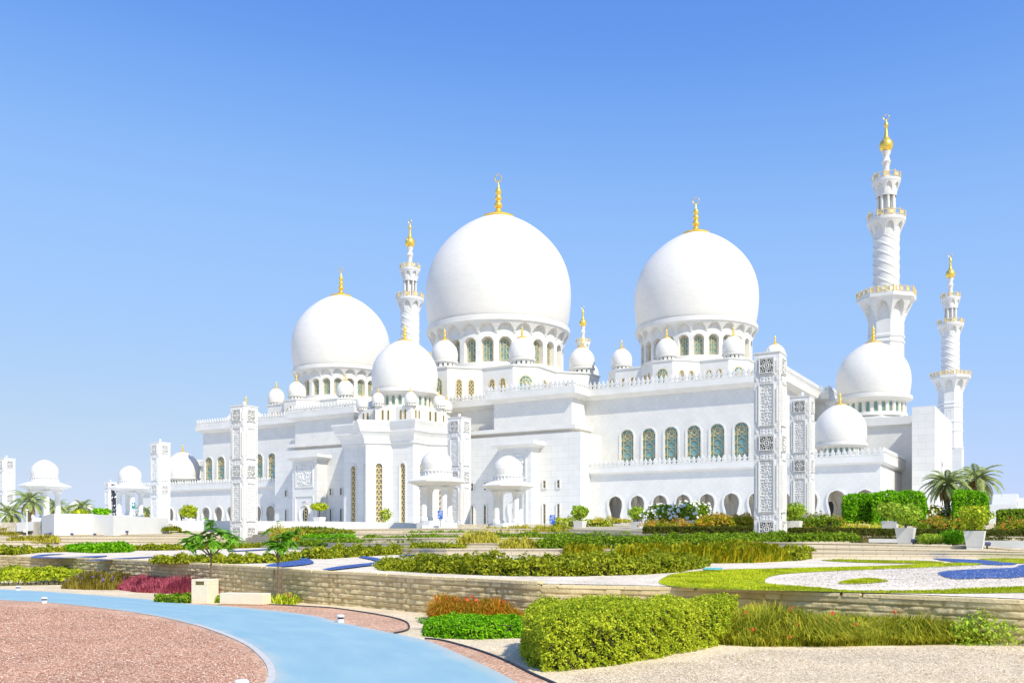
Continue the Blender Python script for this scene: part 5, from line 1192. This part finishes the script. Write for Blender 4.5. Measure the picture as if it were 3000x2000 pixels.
# ================================================================== PODIUM WALL
def vwall(name, label, pts, grp=None, thick=.35):
    # pts: (photo x, top y, base y, distance)
    m = MB(); P = [(at(x,yt,Y), at(x,yb,Y)) for x,yt,yb,Y in pts]
    for (a,b),(c,d) in zip(P, P[1:]):
        v = [b,d,c,a]; bk = [(p[0]*(1+thick/p[1]),p[1]+thick,p[2]) for p in v]; m.add(v+bk, [(0,1,2,3),(7,6,5,4),(3,2,6,7),(0,3,7,4),(1,5,6,2)])
    return tag(m.build(name, M['plaster']), label, 'garden wall', grp)
vwall('podium_wall', 'tall zigzag white podium wall with floodlights at its foot, left', [(48,1532,1556,105),(119,1524,1553,103.5),(123,1510,1570,101),(159,1503,1572,98),(270,1505,1574,102),(332,1509,1574,100),(494,1517,1564,112)])
vwall('podium_wall', 'long low white podium wall in front of the mosque', [(497,1524,1566,116.5),(700,1525,1563,117.5),(1000,1527,1552,118),(1180,1530,1549,117),(1240,1533,1549,117)])
vwall('podium_wall', 'low white steps and wall at the foot of the left pavilion of the pair', [(1236,1538,1549,109),(1340,1540,1550,108.4)], None, 2)
vwall('low_kerb_wall', 'low pale grey kerb wall below the planters at the far right', [(2880,1582,1606,60),(3060,1584,1607,58)])
vwall('low_kerb_wall', 'short pale kerb wall between the two rear right planters', [(2545,1577,1588,66),(2645,1578,1589,65)])
# floodlights
def floodlight(x, y, Y, label):
    p = at(x,y,Y); t = thing('floodlight', label, 'floodlight', p, 0, 'small garden floodlights'); m = MB(); m.tube([(0,0,-.15),(0,0,.12)], .05, 6); m.build('stand', M['dark'], t)
    m = MB(); m.box(-.14,.14,-.08,.08,.08,.28); m.build('lamp_head', mat('floodlight_body',(.10,.11,.22),.4), t).rotation_euler = (R_(30),0,0); return t
fl = floodlight(136,1568,99,'floodlight at the extreme left foot of the white podium wall')
for x, y, Y, lb in ((148,1567,98.6,'floodlight second from the left corner of the white podium wall'),(212,1568,98.5,'floodlight against the broad white face of the podium wall'),(279,1569,99.5,'floodlight at the inner corner of the white podium wall'),(373,1561,101.5,'floodlight against the receding white podium wall, right of the corner'),
   (2675,1590,61,'white floodlight beside the foot of the middle right planter'),(2892,1600,57,'floodlight beside the foot of the rightmost planter')): copy_tree(fl, None, loc=at(x,y,Y), label=lb)
# ================================================================== RIGHT HAND PLANTING
row('long dark clipped border hedge left of the nearest carved pillar', [(1885,1562,1540),(2050,1562,1539),(2206,1562,1539)], 1.6, [L['boxdark']], .08, 420, 72.5, rough=.05, round_=.12, grp=HG)
row('long dark clipped border hedge right of the nearest carved pillar, behind the planters', [(2310,1578,1543),(2600,1580,1545),(2900,1584,1549),(3080,1586,1550)], 1.4, [L['boxdark']], .08, 420, 70.2, rough=.05, round_=.12, grp=HG)
FB = 'orange flower beds'
def fbed(label, pts, depth, Y, fl='orangefl', leafm='lime', frac=.34, leaf=.10, grp=FB, seed=5, rough=.4): return row(label, pts, depth, [L[leafm], L[fl]], leaf, 190, Y, name='flower_bed', cat='flower bed', rough=rough, flowers=frac, freq=.9, seed=seed, round_=.5, grp=grp, core=True)
fbed('orange flowered bed right behind the left border hedge', [(1890,1548,1522),(1960,1548,1518),(2040,1548,1522)], 3, 80, 'orangefl', 'olive', .42)
fbed('tall orange flowering shrubs close to the left of the nearest carved pillar', [(2040,1548,1510),(2110,1548,1496),(2160,1548,1503),(2206,1548,1500)], 4, 80, 'orangefl', 'rust', .34, seed=6)
fbed('orange flowering shrubs between the nearest pillar and the round topiary', [(2310,1550,1500),(2380,1550,1502),(2430,1550,1495),(2480,1550,1512)], 3, 82, 'orangefl', 'green', .3, seed=7)
fbed('low yellow and orange flowers in front of the big clipped topiary', [(2470,1550,1530),(2560,1550,1528),(2640,1552,1528)], 2.5, 77, 'yellowfl', 'lime', .4, seed=8)
fbed('orange and yellow flower bed at the foot of the palm', [(2690,1553,1522),(2760,1554,1512),(2830,1554,1510),(2880,1554,1528)], 3, 77, 'orangefl', 'green', .36, seed=9)
fbed('orange flowers in front of the dark hedge at the right edge', [(2925,1556,1530),(2980,1556,1520),(3060,1556,1524)], 2.5, 77, 'orangefl', 'green', .36, seed=10)
fbed('yellow flowers along the foot of the arcade wall', [(1740,1530,1516),(1800,1530,1514),(1850,1530,1516)], 2, 108, 'yellowfl', 'lime', .5, seed=11)
fbed('pale green shrubs with cream flowers right of the left blue sign pair', [(1622,1542,1510),(1670,1542,1508),(1720,1542,1512),(1790,1542,1520)], 3, 106, 'whitefl', 'lime', .1, seed=12, grp=None)
WF = 'white flowering bushes'
bush('flowering_bush', 'left of the two large white flowering bushes before the arcade', 'bush', at(1945,1540,90), 1.8, 1.05, [L['green'],L['whitefl']], .17, 2600, .15, WF, 3)
bush('flowering_bush', 'right and taller of the two large white flowering bushes before the arcade', 'bush', at(2022,1540,90), 1.8, 1.2, [L['green'],L['whitefl']], .17, 2600, .13, WF, 4)
bush('flowering_bush', 'dark bush with cream flowers behind the palm trunk', 'bush', at(2735,1540,88), 1.5, 1.0, [L['olive'],L['whitefl']], .15, 1800, .16, WF, 6)
TP = 'big clipped topiary blocks'
row('left lobe of the big clipped green topiary before the right arcade', [(2472,1530,1447),(2510,1532,1440),(2566,1532,1442)], 3.0, [L['bright']], .10, 260, 84, name='topiary', cat='topiary', rough=.16, round_=.65, freq=1.3, grp=TP)
row('wide right lobe of the big clipped green topiary before the right arcade', [(2556,1536,1438),(2610,1536,1434),(2712,1538,1432)], 3.2, [L['bright']], .10, 260, 82.5, name='topiary', cat='topiary', rough=.16, round_=.65, freq=1.3, seed=4, grp=TP)
row('tall clipped green topiary block just right of the palm trunk', [(2794,1536,1430),(2840,1538,1428),(2894,1536,1434)], 3.0, [L['bright']], .10, 260, 84, name='topiary', cat='topiary', rough=.16, round_=.65, freq=1.3, seed=6, grp=TP)
row('dark clipped hedge block at the right edge of the photo', [(2924,1546,1490),(3000,1546,1487),(3090,1546,1487)], 3.0, [L['green']], .10, 240, 82, name='topiary', cat='topiary', rough=.1, round_=.2, freq=1.3, seed=7, grp=TP)
row('low brown lavender strip in front of the border hedge, right', [(2520,1578,1560),(2600,1580,1558),(2645,1580,1562)], 1.5, [L['purple']], .05, 160, 68, name='lavender', cat='lavender', rough=.2, spiky=.5)
bush('shrub', 'round pale green shrub between the two front right planters', 'shrub', at(2725,1592,60.5), .8, .33, [L['fresh']], .07, 1800, seed=3)
bush('shrub', 'dark glossy shrub left of the rightmost planter', 'shrub', at(2793,1594,60.2), .85, .46, [L['bright']], .08, 1800, seed=5)
# planters with their shrubs
def planter_parts(t, h=.98, w=1.18):
    a = w/2; m = MB(); b_ = a*.76
    o8 = lambda r: [(-r,-r),(r,-r),(r,r),(-r,r)]
    m.prism(o8(b_), 0, h, taper=a/b_, bottom=True); m.prism(o8(b_*.96), -.25, .0); m.sweep(o8(a), [(0,h-.001),(.0,h+.012),(-.09,h+.012),(-.09,h-.06)], closed=True); m.build('pot', M['planter'], t)
    m = MB(); m.prism(o8(a*.86), h-.08, h+.004); m.build('soil', M['soil'], t)
PT = [(1699,1551,104,'bushy','white planter farthest left, beside the blue sign'),(1867,1555,98,'ball','white planter in front of the arcade, left of the white bushes'),(2012,1556,86,'none','white planter below the white flowering bushes'),(2327,1559,80,'ball','white planter touching the right side of the nearest carved pillar'),
  (2608,1562,74,'ball','white planter behind the two front right planters'),(2653,1589,62,'ball','white planter in front of the big clipped topiary'),(2856,1601,58,'tall','large white planter with a yellow green shrub, farthest right'),(936,1536,123,'tree','white planter with a small round tree beside the left porch'),(553,1541,121,'bushy','white planter on the podium wall left of the large left pillar')]
BL_ = {1699:'full green bush growing in the planter beside the blue sign',1867:'round green bush in the planter left of the white bushes',2327:'green bush in the planter right of the nearest carved pillar',2608:'round green bush in the rear right planter',2653:'round green bush in the planter before the big topiary',2856:'airy yellow green shrub in the rightmost planter',936:'small umbrella shaped tree in the planter beside the left porch',553:'yellow green bush in the planter left of the large left pillar'}
pt0 = None
for x, y, Y, kd, lb in PT:
    p = at(x,y,Y)
    if pt0 is None: pt0 = thing('planter', lb, 'planter', p, -TH, 'white square planters'); planter_parts(pt0)
    else: copy_tree(pt0, None, loc=p, label=lb)
    q = (p[0], p[1], p[2]+.96); s_ = int(x) % 17
    if kd == 'bushy': bush('planter_bush', BL_[x], 'bush', q, 1.0, .75, [L['lime'] if x < 1000 else L['fresh']], .16, 1300, seed=s_, stem=.25, lumps=.38)
    if kd == 'ball': bush('planter_bush', BL_[x], 'bush', q, .95, .62, [L['fresh']], .12, 1900, seed=s_, stem=.28, lumps=.36)
    if kd == 'tall': bush('planter_bush', BL_[x], 'bush', q, .95, .85, [L['lime']], .11, 1300, seed=s_, stem=.05, lumps=.4)
    if kd == 'tree': bush('planter_bush', BL_[x], 'bush', q, 1.15, .5, [L['lime']], .16, 900, seed=s_, stem=.9)
bush('shrub', 'sparse yellow shrub growing before the star plan tower', 'shrub', at(1130,1526,120), .75, .85, [L['lime']], .16, 500, seed=8)
bush('shrub', 'yellow green bush behind the podium wall, right of the left pavilion', 'shrub', at(235,1512,112), 1.0, .4, [L['lime']], .2, 600, seed=9)
bush('shrub', 'bright green bush behind the podium wall beside the farthest pillar', 'shrub', at(298,1510,112), 1.1, .45, [L['bright']], .2, 600, seed=10)
# ================================================================== PALMS
def palm(loc, H, nf, fl, label, seed, trunk_r=.26):
    global rng
    rng = np.random.default_rng(seed); t = thing('palm_tree', label, 'palm', loc, 0, 'date palms'); m = MB(); pts = []; rd = []
    for j in range(22): z = H*j/21; pts.append((.05*math.sin(j*.4), .04*math.cos(j*.5), z)); rd.append(trunk_r*(1.15 if j == 0 else 1)*(1+.10*(j % 2)))
    m.tube(pts, rd, 10); m.build('trunk', M['palmbark'], t)
    for nm, n, mt_, e0, e1 in (('crown', nf, L['palm'], -.25, 1.35), ('dry_fronds', int(nf*.3), L['deadpalm'], -1.0, -.2)):
        V, Q = [], []
        for k in range(n):
            a = k*2.39996+rng.uniform(-.2,.2); el = e0+(e1-e0)*((k+.5)/n)**.9+rng.uniform(-.12,.12); l_ = fl*rng.uniform(.85,1.1)*(1 if nm == 'crown' else .75)
            h = np.array([math.cos(a), math.sin(a), 0]); p = np.array([0,0,H]); dr = el; N_ = 22; st = l_/N_; side = np.array([-math.sin(a), math.cos(a), 0])
            for j in range(N_):
                d = h*math.cos(dr)+np.array([0,0,1])*math.sin(dr); pn = p+d*st; dr -= .075 if nm == 'crown' else .05; t_ = j/N_
                i = len(V); w_ = .035*(1-t_)+.008; V += [p-side*w_, p+side*w_, pn+side*w_, pn-side*w_]; Q.append([i,i+1,i+2,i+3]); up = np.cross(side, d)
                if j > 2:
                    ll = l_*.19*math.sin(math.pi*(.18+.78*t_))
                    for sg in (-1,1):
                        for o_ in (0, .5):
                            b0 = p+d*st*o_; q = side*sg*.75+d*.62+up*.22; q = q/np.linalg.norm(q); tip = b0+q*ll-np.array([0,0,.12*ll]); i = len(V); V += [b0-d*.02, b0+d*.045+q*ll*.4, tip, b0-d*.045+q*ll*.4]; Q.append([i,i+1,i+2,i+3])
            
                p = pn
        npmesh(nm, np.array(V), np.array(Q), [mt_], t)
    rng = np.random.default_rng(seed+100)
palm(at(2776,1530,88), 3.6, 42, 2.7, 'date palm with a visible trunk standing behind the right flower bed', 3)
palm(at(2862,1520,100), 4.2, 42, 3.2, 'second date palm rising behind the tall clipped topiary block', 4, .3)
palm(at(86,1545,128), 3.6, 36, 3.0, 'date palm left of the far left pavilion', 5)
palm(at(26,1550,135), 2.2, 30, 3.2, 'low drooping palm beside the leftmost carved pillar', 6)
palm(at(162,1540,160), 3.3, 30, 3.0, 'date palm seen through the columns of the far left pavilion', 7)
palm(at(240,1535,170), 3.0, 30, 3.2, 'date palm right of the far left pavilion, before a small dome', 8)
palm(at(190,1535,175), 2.2, 30, 3.2, 'dull palm between the far left pavilion and the small dome', 9)
palm(at(424,1530,180), 2.0, 26, 3.0, 'small palm behind the podium wall at the left arcade arches', 10)
# ================================================================== SIGNS, LAMP POST, FAR BUILDINGS
def text_mesh(body, size, parent, loc, mt, name='lettering'):
    cu = bpy.data.curves.new('lettering', 'FONT'); cu.body = body; cu.size = size; cu.align_x = 'LEFT'; cu.extrude = .006
    to = bpy.data.objects.new('lettering', cu); COL.objects.link(to); bpy.context.view_layer.update()
    me = bpy.data.meshes.new_from_object(to.evaluated_get(bpy.context.evaluated_depsgraph_get())); bpy.data.objects.remove(to)
    o = bpy.data.objects.new(name, me); COL.objects.link(o); me.materials.clear(); me.materials.append(mt); o.parent = parent; o.location = loc; o.rotation_euler = (R_(90),0,0); return o
def psign(x, y0, y1, Y, label, post):
    p = at(x, y1, Y); h = (y1-y0)*Y/F; w_ = h*.62; t = thing('parking_sign', label, 'sign', p, R_(-12), 'blue parking signs')
    m = MB(); m.box(-w_/2,w_/2,-.04,.04,0,h); m.build('panel', M['blueSign'], t)
    m = MB(); m.tube([(0,.06,-post),(0,.06,h*.8)], .05, 8); m.build('post', M['metal'], t)
    text_mesh('P', h*.46, t, (-w_*.40,-.045,h*.06), M['white'])
    m = MB()
    for z, a, b in ((.88,-.1,.42),(.78,-.2,.42),(.66,-.4,.3),(.56,-.4,.36),(.40,.1,.42)): m.box(w_*a,w_*b,-.052,-.041,h*z-.02*h,h*z+.025*h)
    m.build('text_lines', M['white'], t)
psign(1290,1495,1519,108,'blue parking sign standing under the left pavilion of the pair',.9)
psign(1618,1508,1533,106,'blue parking sign beside the flowering shrubs and leftmost planter',.5)
p = at(391,1489,156); t = thing('direction_sign', 'small teal green sign with a white figure on the left pavilion behind the wall', 'sign', p); h = 18*156/F
m = MB(); m.box(-.28,.28,-.03,.03,0,h); m.build('panel', M['greenSign'], t); m = MB(); m.box(-.14,.14,-.045,-.031,h*.42,h*.85); m.add([(-.2,-.04,h*.62),(0,-.045,h*.92),(.2,-.04,h*.62)],[(0,1,2)]); m.build('pictogram', M['white'], t); m = MB(); m.tube([(0,.05,-1.6),(0,.05,h)], .04, 6); m.build('post', M['metal'], t)
p = at(79,1577,98); t = thing('lamp_post', 'slim white lamp post with a small box, left of the podium wall', 'lamp post', p); H_ = 82*98/F
m = MB(); m.tube([(0,0,-.05),(0,0,H_)], .06, 8); m.build('pole', M['white'], t); m = MB(); m.lathe([(.06,H_),(.16,H_+.02),(.16,H_+.12),(.0,H_+.16)], 12); m.build('lamp_head', M['white'], t)
m = MB(); m.box(-.32,-.06,-.12,.12,.65,1.05); m.build('control_box', M['planter'], t)
def far_dome(x, yb, yt, Y, wpx, label):
    p = at(x, yb, Y); r = wpx/2*Y/F; H = (yb-yt)*Y/F; t = thing('domed_hall', label, 'building', p, -TH); b_ = H*.35
    m = MB(); m.box(-r*1.5,r*1.5,-r*1.5,r*1.5,-6,b_*.6); m.lathe([(r*1.02,b_*.6),(r*1.02,b_),(r*.9,b_)], 16); m.build('walls', M['marble'], t)
    m = MB(); m.lathe([(a,b+b_) for a,b in dome_profile(r, H*.62)], 32); m.build('dome', M['dome'], t, 60)
    k = r/17.4*1.2; fo = finial(t, H*.62+b_-k*.5, k, 8, False)
far_dome(224,1492,1466,260,40,'small white domed building with gold finial far behind the left palms')
far_dome(262,1496,1478,300,20,'tiny pale domed building far behind the left palms, right of the larger dome')
# right edge: white outbuilding and stair
q = at(2955,1500,140); t = thing('outbuilding', 'plain white flat roofed building at the far right', 'building', (q[0],q[1],0), -TH)
s_ = 140/F; zt = EYE+(HZ-1446)*s_
m = MB(); m.box(-2.2,1.1,0,6,3,zt); m.build('walls', M['plaster'], t); m = MB(); m.box(1.1,2.3,.4,5,3,zt-.6); m.box(1.2,1.35,.3,.4,zt-1.7,zt-1.0); m.build('annex', M['plaster'], t)
q = at(2905,1545,110); t = thing('ramp_stair', 'white ramped stair descending beside the right topiary', 'stair', (q[0],q[1],0), -TH)
m = MB()
for k in range(12): m.box(-.5+k*.18,2.6,k*.02,.8,3.0,4.2+ (11-k)*.22 - .0)
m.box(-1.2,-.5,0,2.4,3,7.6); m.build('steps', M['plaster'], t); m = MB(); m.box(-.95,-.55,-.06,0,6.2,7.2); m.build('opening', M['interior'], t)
p = at(2110,1842,0+24.6) if 0 else (onz(2160,1845,0)[0], onz(2160,1845,0)[1], 0)
t = thing('rubble_stone', 'small pale broken stone at the foot of the wall beside the lime box hedge', 'stone', p); m = MB(); m.box(-.16,.2,-.1,.12,0,.12); m.add([(-.1,-.08,.12),(.16,-.06,.12),(.1,.1,.12),(-.08,.08,.12),(.0,0,.2)],[(0,1,4),(1,2,4),(2,3,4),(3,0,4)]); m.build('block', M['kerb'], t)
